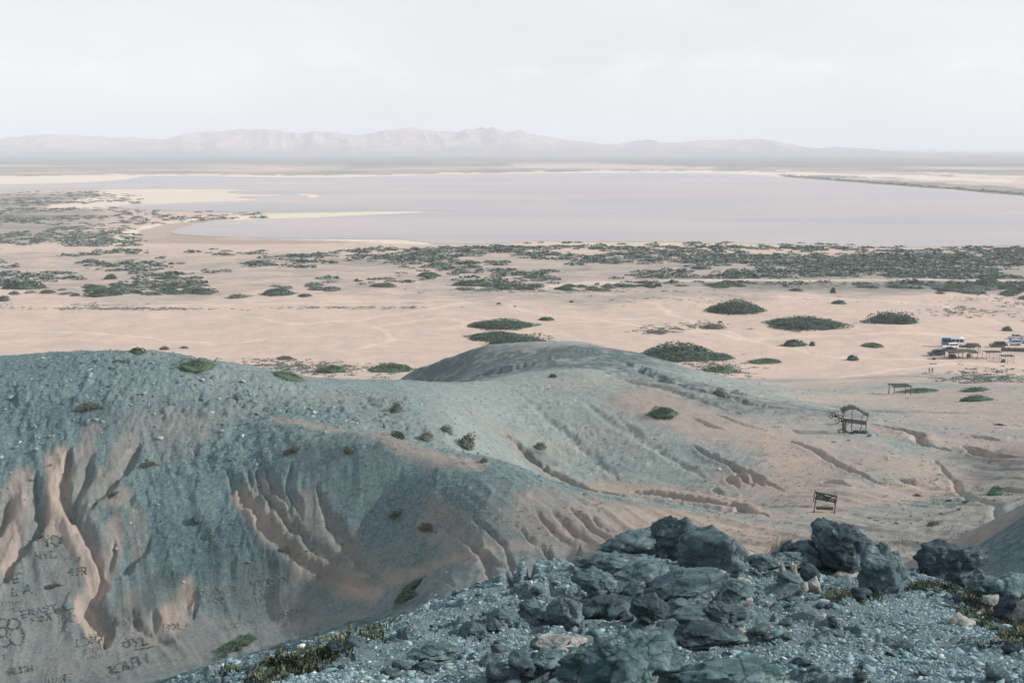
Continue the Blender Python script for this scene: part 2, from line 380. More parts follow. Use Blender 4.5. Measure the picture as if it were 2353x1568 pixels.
# ---- sand / clay areas
SANDY = [  # photo polyline, radius m, amount
 ([(100,1240),(90,1340),(120,1430),(60,1560)],9,.55),([(20,1400),(150,1540),(300,1560)],10,.5),([(200,1280),(190,1400),(260,1500)],4.5,.6),([(380,1500),(500,1480),(650,1440)],7,.55),
 ([(700,1440),(800,1400),(860,1370)],6,.4),([(420,1500),(250,1530)],7,.6),
 ([(45,1110),(35,1200),(10,1300)],2.0,1.15),([(130,1060),(137,1150),(125,1190),(175,1240),(215,1300)],1.7,1.3),([(205,1300),(225,1345)],1.6,1.4),([(190,1390),(215,1440),(235,1465)],1.5,1.4),([(120,1195),(110,1230)],1.5,1.2),
 ([(205,1000),(195,1060),(178,1112)],1.6,.8),([(300,1015),(270,1075),(220,1125),(205,1150)],1.8,.8),([(262,1140),(275,1150)],1.6,1.),([(258,1210),(268,1270),(255,1310)],1.1,1.),([(310,1190),(320,1260)],1.4,.6),
 ([(550,1140),(620,1220),(700,1290),(780,1330),(870,1365)],1.2,1.1),([(600,1120),(650,1190),(720,1260),(800,1315),(870,1340)],1.3,.75),([(700,1165),(760,1250),(840,1320)],2.2,.7),([(670,1290),(760,1340),(860,1372)],1.2,.9),
 ([(430,1340),(436,1390)],1.0,1.2),([(300,1390),(340,1440),(380,1470)],2.2,.9),([(390,1400),(405,1440)],1.8,1.2),([(470,1400),(600,1440)],5,.35),
 ([(640,965),(760,985),(900,1010),(1000,1045),(1100,1070)],1.5,1.0),
 ([(990,1180),(1060,1240),(1130,1280)],2.0,.7),([(1080,1275),(1140,1310),(1200,1335)],2.0,.75),([(1000,1300),(1120,1330)],3.5,.35),([(1160,1180),(1260,1270),(1300,1300)],3.2,.5),([(1250,1180),(1400,1230)],5,.85),([(1380,1190),(1500,1230)],7,1.0),
 ([(885,1320),(998,1304),(1071,1280),(1105,1270),(1151,1264),(1235,1254),(1351,1252),(1401,1257)],.9,1.),
 ([(1150,990),(1250,1080),(1340,1125)],2.0,.8),([(1380,1120),(1500,1130),(1700,1165),(1780,1190)],3,1.1),
 ([(1480,915),(1600,960),(1750,1000),(1840,1030),(1850,1100)],6.5,1.1),([(1560,950),(1640,1000)],5,.9),([(1840,1000),(1900,1020)],8,.7),
 ([(1690,1100),(1760,1115)],3.5,1.1),([(1800,1120),(1950,1150),(2150,1120)],5,1.1),([(2000,1060),(2150,1090)],7,.95),([(1990,1180),(2100,1140)],5,.5),
 ([(2030,985),(2100,1005),(2180,1010)],3.2,1.1),([(2200,1010),(2352,1045)],5,1.0),([(2180,1040),(2180,1120)],5,.7),([(2250,1080),(2352,1120)],9,.7),
 ([(1500,1190),(1700,1230),(1850,1270)],7,1.1),([(1850,1190),(2000,1230),(2150,1200),(2330,1180)],9,.62),([(1870,1250),(1890,1270)],3,.8),
 ([(1850,885),(2000,872),(2352,880)],13,1.1),([(1900,920),(1980,910),(2060,930)],10,.9),([(2150,900),(2352,960)],22,.9),([(1930,1110),(1880,1180)],4,.9),([(1850,960),(1900,985)],8,.5),
 ([(2352,1000),(2300,930)],16,.7),
]
for sp, rad, am in SANDY:
    Pw = world(sp); sl, d, al = poly_dist(Pw, rad*1.6)
    sand[sl] = np.maximum(sand[sl], am*(1-sst(rad*.35, rad*1.35, d)))
# sand is the default past the hills
edge = fbm(X/30, Y/30, 71, 4)*3.5
hillness = sst(1.0, 6.0, Zbase+edge)
flat_sand = 1-hillness
sand = np.maximum(sand, flat_sand*1.25)
dark_list = []
sand = sand*(1-.14*sst(16, 30, X)*hillness*sst(60, 80, DG))
near = (1-sst(26, 44, DG))
sand = sand*(1-near)
sand = np.maximum(sand, sst(60, 90, DG)*(.14+.12*sst(-5, 15, X)*sst(120, 140, DG)+.75*fbm(X/20+3, Y/11, 57, 4)).clip(0, .55))
def cells(x, y, s):
    ix = np.floor(x); iy = np.floor(y); b1 = np.full(x.shape, 9., np.float32); b2 = b1.copy(); idv = np.zeros(x.shape, np.float32)
    for dx in (-1, 0, 1):
        for dy in (-1, 0, 1):
            cx = ix+dx; cy = iy+dy; d = np.hypot(cx+_hash(cx, cy, s)-x, cy+_hash(cx, cy, s+7)-y)
            m = d < b1; b2 = np.where(m, b1, np.minimum(b2, d)); idv = np.where(m, _hash(cx, cy, s+13), idv); b1 = np.where(m, d, b1)
    return idv, b2-b1
# ---- relief noise
lf = hillness*(1-near)
slope_r = sst(60, 90, DG)*lf
Z += slope_r*(fbm(X/9, Y/9, 3, 3)*.55)
UW = (X*.86+Y*.5)+fbm(X/6, Y/6, 51, 2)*1.6; VW = X*.5-Y*.86
face = sst(-2, 6, 128-.10*X-Y)
rills = (ridged(UW/1.3, VW/14, 41, 3)*.24+ridged(UW/3.6, VW/26, 47, 2)*.36)*(.22+.78*face)*sst(.0, .5, fbm(X/16, Y/16, 53, 2)+.45)
Z += slope_r*rills
lumpy = np.exp(-(((X+48)/34)**2+((Y-138)/17)**2))      # rocky cap of the left hill
Z += lumpy*(np.abs(fbm(X/1.0, Y/1.0, 5, 3)))*.5
Z += slope_r*fbm(X/.8, Y/.8, 8, 2)*.16*(1-.6*sand.clip(0, 1))
# foreground: ledges and lumps
jh = slice(int(np.argmax(DD > 80)), int(np.argmax(DD > 250)))
ca, ea = cells(X[jh]/1.3, Y[jh]/1.6, 71); cb, eb = cells(X[jh]/.6, Y[jh]/.8, 75); patch = sst(.02, .3, fbm(X[jh]/9, Y[jh]/6, 79, 3))
Z[jh] += slope_r[jh]*(1-.75*sand[jh].clip(0, 1))*(np.maximum(ca-.55, 0)*sst(0, .25, ea)*(.9*lumpy[jh].clip(0, 1)+.35*patch)+np.maximum(cb-.6, 0)*sst(0, .3, eb)*(.38*lumpy[jh]+.28*patch+.12))
jn = slice(0, int(np.argmax(DD > 45)))
xr = X[jn]*.9+Y[jn]*.35+fbm(X[jn], Y[jn], 5, 3)*.5; yr = Y[jn]*.9-X[jn]*.35+fbm(X[jn], Y[jn], 6, 3)*.5
oc = np.zeros_like(X[jn])
for (q1, q2, ra, av) in (((1350,1375),(1680,1420),2.2,1.),((1420,1450),(1700,1480),1.6,1.),((1080,1450),(1330,1420),1.0,.8),((1330,1555),(1780,1590),.9,.9),((1200,1525),(1320,1500),.6,.6),((2180,1335),(2340,1400),.9,.8),((1850,1320),(2040,1350),1.2,.6),((560,1568),(760,1500),.8,.6)):
    p1, p2 = np.array(hit(*q1)), np.array(hit(*q2)); dv = p2-p1; t_ = np.clip(((X[jn]-p1[0])*dv[0]+(Y[jn]-p1[1])*dv[1])/(dv@dv), 0, 1)
    oc = np.maximum(oc, av*(1-sst(ra*.4, ra*1.3, np.hypot(X[jn]-p1[0]-t_*dv[0], Y[jn]-p1[1]-t_*dv[1])+fbm(X[jn]*1.5, Y[jn]*1.5, 9, 3)*.6)))
c1, e1 = cells(xr/.85, yr/.42, 3); c2, e2 = cells(xr/.32, yr/.17, 5); c3, e3 = cells(xr/.14, yr/.09, 8)
Z[jn] += oc*((c1-.35)*.34*sst(0, .12, e1)+(c2-.5)*.14*sst(0, .15, e2)+(c3-.5)*.05)+near[jn]*(1-oc)*sst(4, 8, DG[jn])*((c3-.5)*.035+np.maximum(c2-.72, 0)*.22*sst(0, .2, e2))
nf = near*sst(4, 8, DG)
Z += nf*(fbm(X/2.6, Y/2.6, 21, 4)*.26+fbm(X/.45, Y/.45, 25, 3)*.05)
Z += (1-hillness)*(1-sst(450, 640, DG))*(fbm(X/28, Y/28, 91, 4)*.9+fbm(X/5, Y/5, 95, 3)*.16)
# ---- plain: plant cover, shore mud and salt, all as world maps
def D_of(py): return plain_pt(PCX, py)[1]
lg = fbm(X/90, Y/150, 101, 5, .55)
veg = np.zeros_like(Z)
belt = sst(445, 520, DG+lg*90)*(1-sst(640, 715, DG+fbm(X/60, Y/60, 55, 3)*30))
veg = belt*(.62+.25*sst(-150, 330, X))
leftp = sst(690, 760, DG)*(1-sst(1450, 1650, DG))*(1-sst(-330, -200, X+(DG-700)*.28))
veg = np.maximum(veg, leftp*.85)
farp = sst(1750, 2400, DG)
veg = np.maximum(veg, farp*(.80+.30*sst(3300, 4200, DG)))
veg += (fbm(X/220, Y/400, 131, 4)*.5)*farp
veg *= (DG > 400)
print('terrain ok', Z.shape, float(Z.min()), float(Z.max()))

# ------------------------------------------------------------------ lake outline and shore maps (photo points on the flat plain)
LAKE = [(385,533.6),(400,530),(440,516),(500,507.6),(625,502.6),(725,499.6),(850,493.5),(1000,487.5),(1060,485.3),(900,485.2),(750,486.2),(650,487.6),(500,486.6),
 (400,484.6),(325,482.6),(275,477.5),(240,474),(300,472),(425,465.2),(520,462.4),(580,461),(602,457.6),(540,454),(560,451),(640,449),(650,447),(560,446),(520,443),(530,438.5),
 (590,435.4),(500,434),(300,434),(200,435),(100,436),(0,438),(-250,443),(-250,426),(0,423.5),(100,422),(200,419),(290,413),(325,404.8),(425,402.5),(525,406),(700,408.2),(800,407.2),(900,404.8),
 (1000,400.4),(1176,399),(1320,397.8),(1476,397),(1676,399.4),(1751,402.6),(1826,409.6),(1976,421),(2176,436),(2352,451),(2700,478),(3000,500),(3000,575),
 (2700,570),(2352,564),(2250,565.5),(2076,568.6),(1926,566),(1726,559.5),(1576,555.5),(1376,555.5),(1226,554),(1176,558),(1100,560),(1000,559.6),(950,553.6),(925,550.4),(750,549),(650,548.6),(500,544),(415,539.6)]
def densify(P, n_=7, amp=.35, seed=5):
    rs = np.random.RandomState(seed); out = []
    for i in range(len(P)):
        a = np.array(P[i], float); b = np.array(P[(i+1) % len(P)], float)
        for k in range(n_):
            p = a+(b-a)*k/n_
            if k: p = p+np.array([rs.uniform(-6, 6), rs.uniform(-amp, amp)])
            out.append(p)
    return np.array(out)
LP = densify(LAKE, 5, .3)
LX, LY = plain_pt(LP[:, 0], LP[:, 1])
PXv = np.zeros_like(Z); PYv = np.zeros_like(Z)
tt = -H/DG; # tangent of sight depression to the flat plain
vv = (tt*math.cos(PITCH)+math.sin(PITCH))/(math.cos(PITCH)-tt*math.sin(PITCH))
PYv = PCY-vv*FPX; PXv = PCX+(X/DG)*(math.cos(PITCH)+vv*math.sin(PITCH))*FPX
def inpoly(P, x, y):
    P = np.array(P, float); c = np.zeros(x.shape, bool); j = len(P)-1
    for i in range(len(P)):
        k = ((P[i, 1] > y) != (P[j, 1] > y)) & (x < (P[j, 0]-P[i, 0])*(y-P[i, 1])/(P[j, 1]-P[i, 1]+1e-9)+P[i, 0])
        c ^= k; j = i
    return c
far = slice(NR-60, Z.shape[0])
jx = PXv[far]+fbm(X[far]/40, Y[far]/60, 7, 4)*60; jy = PYv[far]+fbm(X[far]/60, Y[far]/90, 9, 4)*4.5
def paint(Ps):
    a = np.zeros_like(Z)
    for P, v in Ps: a[far] = np.maximum(a[far], inpoly(P, jx, jy)*v)
    # soften once
    b = a[far]; b = (b+np.roll(b, 1, 0)+np.roll(b, -1, 0)+np.roll(b, 1, 1)+np.roll(b, -1, 1))/5
    a[far] = b; return a
salt = paint([([(-400,402),(0,404),(200,402),(330,401),(700,404),(900,401),(1000,398),(1176,395),(1400,392),(1700,393),(1900,397),(2100,402),(2352,415),(2352,422),(2100,412),(1900,404),(1751,406),(1400,402),(900,410),(500,412),(300,420),(0,428),(-400,430)],.75),
 ([(200,431),(640,431),(760,446),(740,458),(600,464),(300,474),(100,480),(110,471),(240,452)],.65),
 ([(1176,376),(1350,374),(1500,380),(1700,386),(1500,389),(1176,386)],.22),
 ([(250,556),(330,520),(430,500),(620,492),(1000,484),(1000,490),(620,506),(440,520),(400,545),(300,560)],.75),
 ([(500,540),(950,545),(1000,562),(800,556),(500,550)],.7),
 ([(1500,641),(2352,644),(2352,647.5),(1500,646),(1300,655),(1210,672),(1240,655),(1330,645)],.3),
 ([(2100,395),(2250,400),(2352,405),(2352,412),(2200,405)],.5)])
wet = paint([([(300,560),(340,530),(430,505),(520,505),(420,535),(520,545),(760,552),(900,556),(700,560),(400,557)],.75),([(250,480),(300,466),(420,478),(300,484)],.5)])
algae = paint([([(560,492),(700,484),(900,483),(1060,485),(1000,490),(850,495),(650,501),(560,504)],.5),([(560,432),(640,438),(640,445),(560,447)],.5),([(1200,548),(1700,552),(1950,562),(1700,568),(1200,560)],.35),([(100,560),(220,545),(340,548),(330,560)],.35)])
dyke = paint([([(1760,399),(1826,403),(1976,411),(2176,421),(2352,433),(2600,450),(2600,472),(2352,452),(2176,437),(1976,422),(1826,411)],.9)])
# long bands of plants and bare ground on the far plain
bands = fbm(X/700, np.log(DG)*9, 161, 4)
veg = np.where(DG > 1750, np.clip(veg+bands*.55+.12*sst(3300, 4200, DG)*(1-sst(9000, 14000, DG)), 0, 1.35), veg)
veg = np.maximum(veg, dyke); veg = veg*(1-salt)*(1-wet*.8)
# beach-line of litter and low plants across the sand
pyl = PYv
line = np.exp(-((pyl-(709+8*np.sin(PXv/300)))/1.5)**2)*(PXv < 1000)*(.55+fbm(X/4, Y/4, 77, 2))
midveg = np.zeros_like(Z)
for (cx, cy, rx, ry, v) in [(2230,700,200,25,.42),(2300,650,140,12,.5),(1850,665,400,10,.4),(2300,715,110,10,.55),(600,845,180,20,.45),(1620,745,60,10,.45),(1510,762,50,6,.45),(100,700,130,8,.3),(1250,690,400,12,.2),(700,700,400,8,.2),(1780,905,120,25,.35),(2270,860,120,16,.4),(2280,900,100,25,.35)]:
    midveg = np.maximum(midveg, v*np.exp(-(((PXv-cx)/rx)**2+((PYv-cy)/ry)**2)))
vegm = (Zbase < 3)*(midveg+line.clip(0, 1)*.5)
veg = np.maximum(veg, vegm)
rough = np.where(DG < 420, 1.0, .6)*(1-flat_sand*.7)
# dark lower flank of the knoll: brown, damp, with litter
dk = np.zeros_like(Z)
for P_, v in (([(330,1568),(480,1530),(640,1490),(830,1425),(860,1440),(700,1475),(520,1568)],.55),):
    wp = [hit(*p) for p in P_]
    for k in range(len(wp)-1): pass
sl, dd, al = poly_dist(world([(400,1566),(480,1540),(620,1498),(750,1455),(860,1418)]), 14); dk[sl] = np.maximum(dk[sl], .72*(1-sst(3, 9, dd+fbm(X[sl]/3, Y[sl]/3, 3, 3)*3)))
# seams of dark rock in the scree, plus flank shade painted on the back ridge
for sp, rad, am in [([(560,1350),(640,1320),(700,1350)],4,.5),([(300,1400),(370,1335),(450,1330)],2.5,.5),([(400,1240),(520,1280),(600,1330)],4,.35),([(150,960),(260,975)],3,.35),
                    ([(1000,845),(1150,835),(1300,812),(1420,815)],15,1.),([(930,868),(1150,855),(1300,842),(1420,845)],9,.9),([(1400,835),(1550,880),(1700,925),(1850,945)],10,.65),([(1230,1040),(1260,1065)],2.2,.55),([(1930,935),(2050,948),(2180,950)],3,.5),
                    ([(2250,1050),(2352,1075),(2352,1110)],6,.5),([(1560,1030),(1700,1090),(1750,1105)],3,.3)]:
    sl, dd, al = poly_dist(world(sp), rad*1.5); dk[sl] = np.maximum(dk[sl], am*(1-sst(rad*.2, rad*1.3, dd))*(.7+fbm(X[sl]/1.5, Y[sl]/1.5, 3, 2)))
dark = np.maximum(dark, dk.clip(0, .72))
i0 = np.arange(Z.shape[0]-1)[:, None]*NT+np.arange(NT-1)[None]
F = np.stack([i0, i0+1, i0+1+NT, i0+NT], -1).reshape(-1, 4)
V = np.stack([X, Y, Z], -1).reshape(-1, 3)
trk = np.zeros_like(Z); rb = slice(int(np.argmax(DD > 250)), int(np.argmax(DD > 640)))
for tp_, wd in (([(2352,770),(2000,770),(1700,775),(1400,740),(1250,720),(1150,700),(900,690),(500,700),(0,705)],1.6),([(2200,830),(1900,815),(1750,790),(1500,700),(1330,655)],1.4),([(560,730),(700,745),(830,730),(980,712),(1210,672)],1.5),([(850,800),(900,770),(860,750),(1000,735),(1250,745),(1500,730)],1.2),([(1900,890),(2050,850),(2150,835),(2352,850)],1.5),([(2300,740),(2150,700),(2000,690),(1700,680)],1.4),([(0,760),(200,765),(500,790),(760,770)],1.0)):
    W_ = [plain_pt(*q) for q in tp_]
    for (xa_, ya_), (xb_, yb_) in zip(W_[:-1], W_[1:]):
        dv = np.array([xb_-xa_, yb_-ya_]); xw_ = X[rb]+fbm(X[rb]/14, Y[rb]/14, 88, 2)*7; yw_ = Y[rb]+fbm(X[rb]/14, Y[rb]/14, 89, 2)*7
        t_ = np.clip(((xw_-xa_)*dv[0]+(yw_-ya_)*dv[1])/(dv@dv), 0, 1); trk[rb] = np.maximum(trk[rb], 1-sst(wd*.5, wd*1.6, np.hypot(xw_-xa_-t_*dv[0], yw_-ya_-t_*dv[1])))
pale = lf*np.maximum(sst(14, 26, X)*.8*sst(70, 86, DG), np.maximum(sst(-34, 2, X)*sst(110, 134, Y), sst(-62, -30, X)*sst(133, 146, Y)*.55))
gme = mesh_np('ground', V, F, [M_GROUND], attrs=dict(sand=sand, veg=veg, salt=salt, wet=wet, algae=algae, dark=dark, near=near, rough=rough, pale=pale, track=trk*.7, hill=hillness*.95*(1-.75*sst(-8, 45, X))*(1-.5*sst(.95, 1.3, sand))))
go = link('ground', gme); tag(go, kind='structure')
ZF = Z[:NR]
def gz(x, y): return float(zat(ZF, x, y))
def hit2(px, py): return hit(px, py, ZF)

# ------------------------------------------------------------------ water
def flat_poly(name, Xs, Ys, z, m):
    vs = [Vector((a, b, 0)) for a, b in zip(Xs, Ys)]
    tr = geometry.tessellate_polygon([vs])
    me = bpy.data.meshes.new(name); me.from_pydata([(v.x, v.y, z) for v in vs], [], [tuple(t) for t in tr]); me.materials.append(m); me.update()
    for p in me.polygons:
        if p.normal.z < 0: p.flip()
    return me
mw = bpy.data.materials.new('lake_water'); mw.use_nodes = True; t = mw.node_tree; p = t.nodes['Principled BSDF']
g = N(t, 'ShaderNodeNewGeometry')
n = N(t, 'ShaderNodeTexNoise', inp={'Scale': .006, 'Detail': 9, 'Roughness': .6}); mm = N(t, 'ShaderNodeMapping', inp={'Scale': (.35, 1, 1)}); L(t, g.outputs['Position'], mm.inputs[0]); L(t, mm.outputs[0], n.inputs['Vector'])
c = N(t, 'ShaderNodeMix', data_type='RGBA', inp={'A': (.37, .315, .30, 1), 'B': (.24, .24, .265, 1)}); r = N(t, 'ShaderNodeMapRange', inp={1: .35, 2: .65}); L(t, n.outputs[0], r.inputs[0]); L(t, r.outputs[0], c.inputs['Factor'])
L(t, c.outputs['Result'], p.inputs['Base Color']); p.inputs['Roughness'].default_value = .32; p.inputs['Specular IOR Level'].default_value = .5; p.inputs['IOR'].default_value = 1.33
n = N(t, 'ShaderNodeTexNoise', inp={'Scale': .55, 'Detail': 5, 'Roughness': .7}); mm = N(t, 'ShaderNodeMapping', inp={'Scale': (.45, 1, 1)}); L(t, g.outputs['Position'], mm.inputs[0]); L(t, mm.outputs[0], n.inputs['Vector'])
b = N(t, 'ShaderNodeBump', inp={'Strength': .8, 'Distance': .35}); L(t, n.outputs[0], b.inputs['Height']); L(t, b.outputs[0], p.inputs['Normal'])
tag(link('lake', flat_poly('lake', LX, LY, .16, mw)), kind='structure')
M_BAR = mat('wet_sand', (.55, .50, .40), .9, .2)
bx, by = plain_pt(*np.array([(672,446.4),(700,445.8),(728,448.2),(738,452.6),(716,454.8),(700,454),(712,450.6),(690,448.6)]).T)
tag(link('sandbar', flat_poly('sandbar', bx, by, .22, M_BAR)), kind='structure')

# ------------------------------------------------------------------ mountains
SK = np.array([(-900,330),(-500,318),(-200,312),(0,308),(60,305),(130,297),(155,301),(175,297),(200,304),(240,301),(270,306),(310,303),(370,310),(420,308),(450,298),(480,290),(530,289),(565,284),(600,288),(650,289),(690,295),(720,294),(760,290),(800,298),(830,300),(870,296),(900,288),(950,281),(980,291),(1020,292),(1060,291),(1100,284),(1130,283),(1165,292),(1195,287),(1220,296),(1260,303),(1300,309),(1380,318),(1420,317),(1480,308),(1510,315),(1560,315),(1600,310),(1680,309),(1740,306),(1780,318),(1850,326),(1880,327),(1920,323),(1960,329),(2050,334),(2200,337),(3300,338)], float)
MD = 9800.
nx, ny = 1300, 130
gx = np.linspace(-6000, 6300, nx); gy = np.linspace(-1, 1, ny)
px_ = PCX+gx/MD*FPX; sk = np.interp(px_, SK[:, 0], SK[:, 1]); hh = np.maximum((337.5-sk)/FPX*MD, 0)*1.04
GX, GY = np.meshgrid(gx, gy); HH = np.repeat(hh[None], ny, 0)
w = 1350*(.6+.5*np.clip(HH/200, 0, 1))
YM = MD+GY*1500
cross = np.clip(1-np.abs(GY+.12*fbm(GX/900, GY, 3, 2)), 0, 1)**1.15
rdg = ridged(GX/420+GY*.6, GY*1.6+3, 13, 4)
ZM = HH*np.clip(cross+cross*(1-cross)*2.0*rdg, 0, 1.02)+HH*.05*fbm(GX/90, GY*8, 17, 3)*cross
ZM = ZM-3*(1-cross)
ii = np.arange(ny-1)[:, None]*nx+np.arange(nx-1)[None]
Fm = np.stack([ii, ii+1, ii+1+nx, ii+nx], -1).reshape(-1, 4)
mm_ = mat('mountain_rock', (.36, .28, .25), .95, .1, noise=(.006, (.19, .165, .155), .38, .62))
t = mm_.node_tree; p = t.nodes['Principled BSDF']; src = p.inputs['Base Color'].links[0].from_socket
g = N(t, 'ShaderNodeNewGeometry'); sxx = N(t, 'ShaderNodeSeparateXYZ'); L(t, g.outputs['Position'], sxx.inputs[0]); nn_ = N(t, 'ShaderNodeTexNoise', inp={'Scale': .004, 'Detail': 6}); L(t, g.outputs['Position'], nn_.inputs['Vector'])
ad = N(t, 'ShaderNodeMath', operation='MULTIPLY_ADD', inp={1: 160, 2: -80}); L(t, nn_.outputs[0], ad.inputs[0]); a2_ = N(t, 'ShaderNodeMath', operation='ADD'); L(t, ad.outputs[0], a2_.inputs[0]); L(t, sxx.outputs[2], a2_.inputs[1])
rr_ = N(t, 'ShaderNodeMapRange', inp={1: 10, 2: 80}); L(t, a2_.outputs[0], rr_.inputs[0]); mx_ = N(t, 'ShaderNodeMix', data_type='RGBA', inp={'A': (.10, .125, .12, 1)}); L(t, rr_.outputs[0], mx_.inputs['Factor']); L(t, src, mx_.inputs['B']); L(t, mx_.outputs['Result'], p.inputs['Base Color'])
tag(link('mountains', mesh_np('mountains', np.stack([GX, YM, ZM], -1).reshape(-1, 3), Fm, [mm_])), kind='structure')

# ------------------------------------------------------------------ haze: the air itself
hz = bpy.data.materials.new('haze_air'); hz.use_nodes = True; t = hz.node_tree; t.nodes.clear()
pv = N(t, 'ShaderNodeVolumePrincipled', inp={'Color': (.80, .845, .935, 1), 'Density': .00015, 'Anisotropy': .0})
L(t, pv.outputs[0], N(t, 'ShaderNodeOutputMaterial').inputs['Volume'])
def box_mesh(name, x0, x1, y0, y1, z0, z1, m=None):
    v = [(x0,y0,z0),(x1,y0,z0),(x1,y1,z0),(x0,y1,z0),(x0,y0,z1),(x1,y0,z1),(x1,y1,z1),(x0,y1,z1)]
    f = [(3,2,1,0),(4,5,6,7),(0,1,5,4),(1,2,6,5),(2,3,7,6),(3,0,4,7)]
    me = bpy.data.meshes.new(name); me.from_pydata(v, [], f); me.update()
    if m: me.materials.append(m)
    return me
tag(link('haze', box_mesh('haze', -30000, 30000, -400, 43000, -6, 270, hz)), kind='stuff')

# ------------------------------------------------------------------ rocks
import bmesh
def ico(sub):
    bm = bmesh.new(); bmesh.ops.create_icosphere(bm, subdivisions=sub, radius=1)
    v = np.array([q.co[:] for q in bm.verts]); f = np.array([[q.index for q in p.verts] for p in bm.faces]); bm.free(); return v, f
ICO = {k: ico(k) for k in (1, 2, 3, 5)}; ICO[0] = (lambda t: (np.array([(-1,t,0),(1,t,0),(-1,-t,0),(1,-t,0),(0,-1,t),(0,1,t),(0,-1,-t),(0,1,-t),(t,0,-1),(t,0,1),(-t,0,-1),(-t,0,1)])/math.sqrt(1+t*t), np.array([(0,11,5),(0,5,1),(0,1,7),(0,7,10),(0,10,11),(1,5,9),(5,11,4),(11,10,2),(10,7,6),(7,1,8),(3,9,4),(3,4,2),(3,2,6),(3,6,8),(3,8,9),(4,9,5),(2,4,11),(6,2,10),(8,6,7),(9,8,1)])))((1+5**.5)/2)
def n3(p, s, seed, o=4):
    return (fbm(p[:, 0]*s+3.1, p[:, 1]*s, seed, o)+fbm(p[:, 1]*s, p[:, 2]*s+7.7, seed+40, o)+fbm(p[:, 2]*s, p[:, 0]*s+1.3, seed+80, o))/1.6
def rock_verts(seed, sub=5, nplanes=16, rough=.08, strata=0., lump=.06, tilt=(0, 0, 1), frac=.14):
    v, f = ICO[sub]; rs = np.random.RandomState(seed)
    nn = rs.normal(size=(nplanes, 3)); nn /= np.linalg.norm(nn, axis=1)[:, None]
    dd = rs.uniform(.62, 1, nplanes)
    c = v@nn.T; r = np.where(c > .05, dd/np.maximum(c, .05), 9).min(1); r = np.minimum(r, 1.15)
    p = v*r[:, None]
    if sub >= 3:
        p = p+v*(n3(p, 1.3, seed, 3)*lump)[:, None]+v*(n3(p, 5, seed+5, 4)*rough)[:, None]
        ns = 46; sd_ = rs.normal(size=(ns, 3)); sd_ /= np.linalg.norm(sd_, axis=1)[:, None]; pj = v+.10*np.stack([n3(v, 2.5, seed+11, 3), n3(v, 2.5, seed+12, 3), n3(v, 2.5, seed+13, 3)], -1)
        ax = rs.normal(size=3); ax /= np.linalg.norm(ax); st_ = np.eye(3)+1.6*np.outer(ax, ax)   # blocks flattened along one bedding direction
        dd_ = (((pj@st_)[:, None]-(sd_@st_)[None])**2).sum(-1); kk = dd_.argmin(1); off = rs.uniform(-1, 1, ns)
        p = p*(1+(off[kk]*frac))[:, None]
        if sub >= 5:
            s2 = rs.normal(size=(400, 3)); s2 /= np.linalg.norm(s2, axis=1)[:, None]; k2 = (((pj@st_)[:, None]-(s2@st_)[None])**2).sum(-1).argmin(1); p = p*(1+rs.uniform(-1, 1, 400)[k2]*frac*.28)[:, None]
        if strata:
            tl = np.array(tilt, float); tl /= np.linalg.norm(tl); h = p@tl+n3(p, 1.5, seed+9, 2)*.15
            st = vnoise(h*9, h*0+seed, 5)*.6+vnoise(h*22, h*0+seed, 6)*.4
            p = p+(v-np.outer(v@tl, tl))*(st*strata)[:, None]
    return p, f
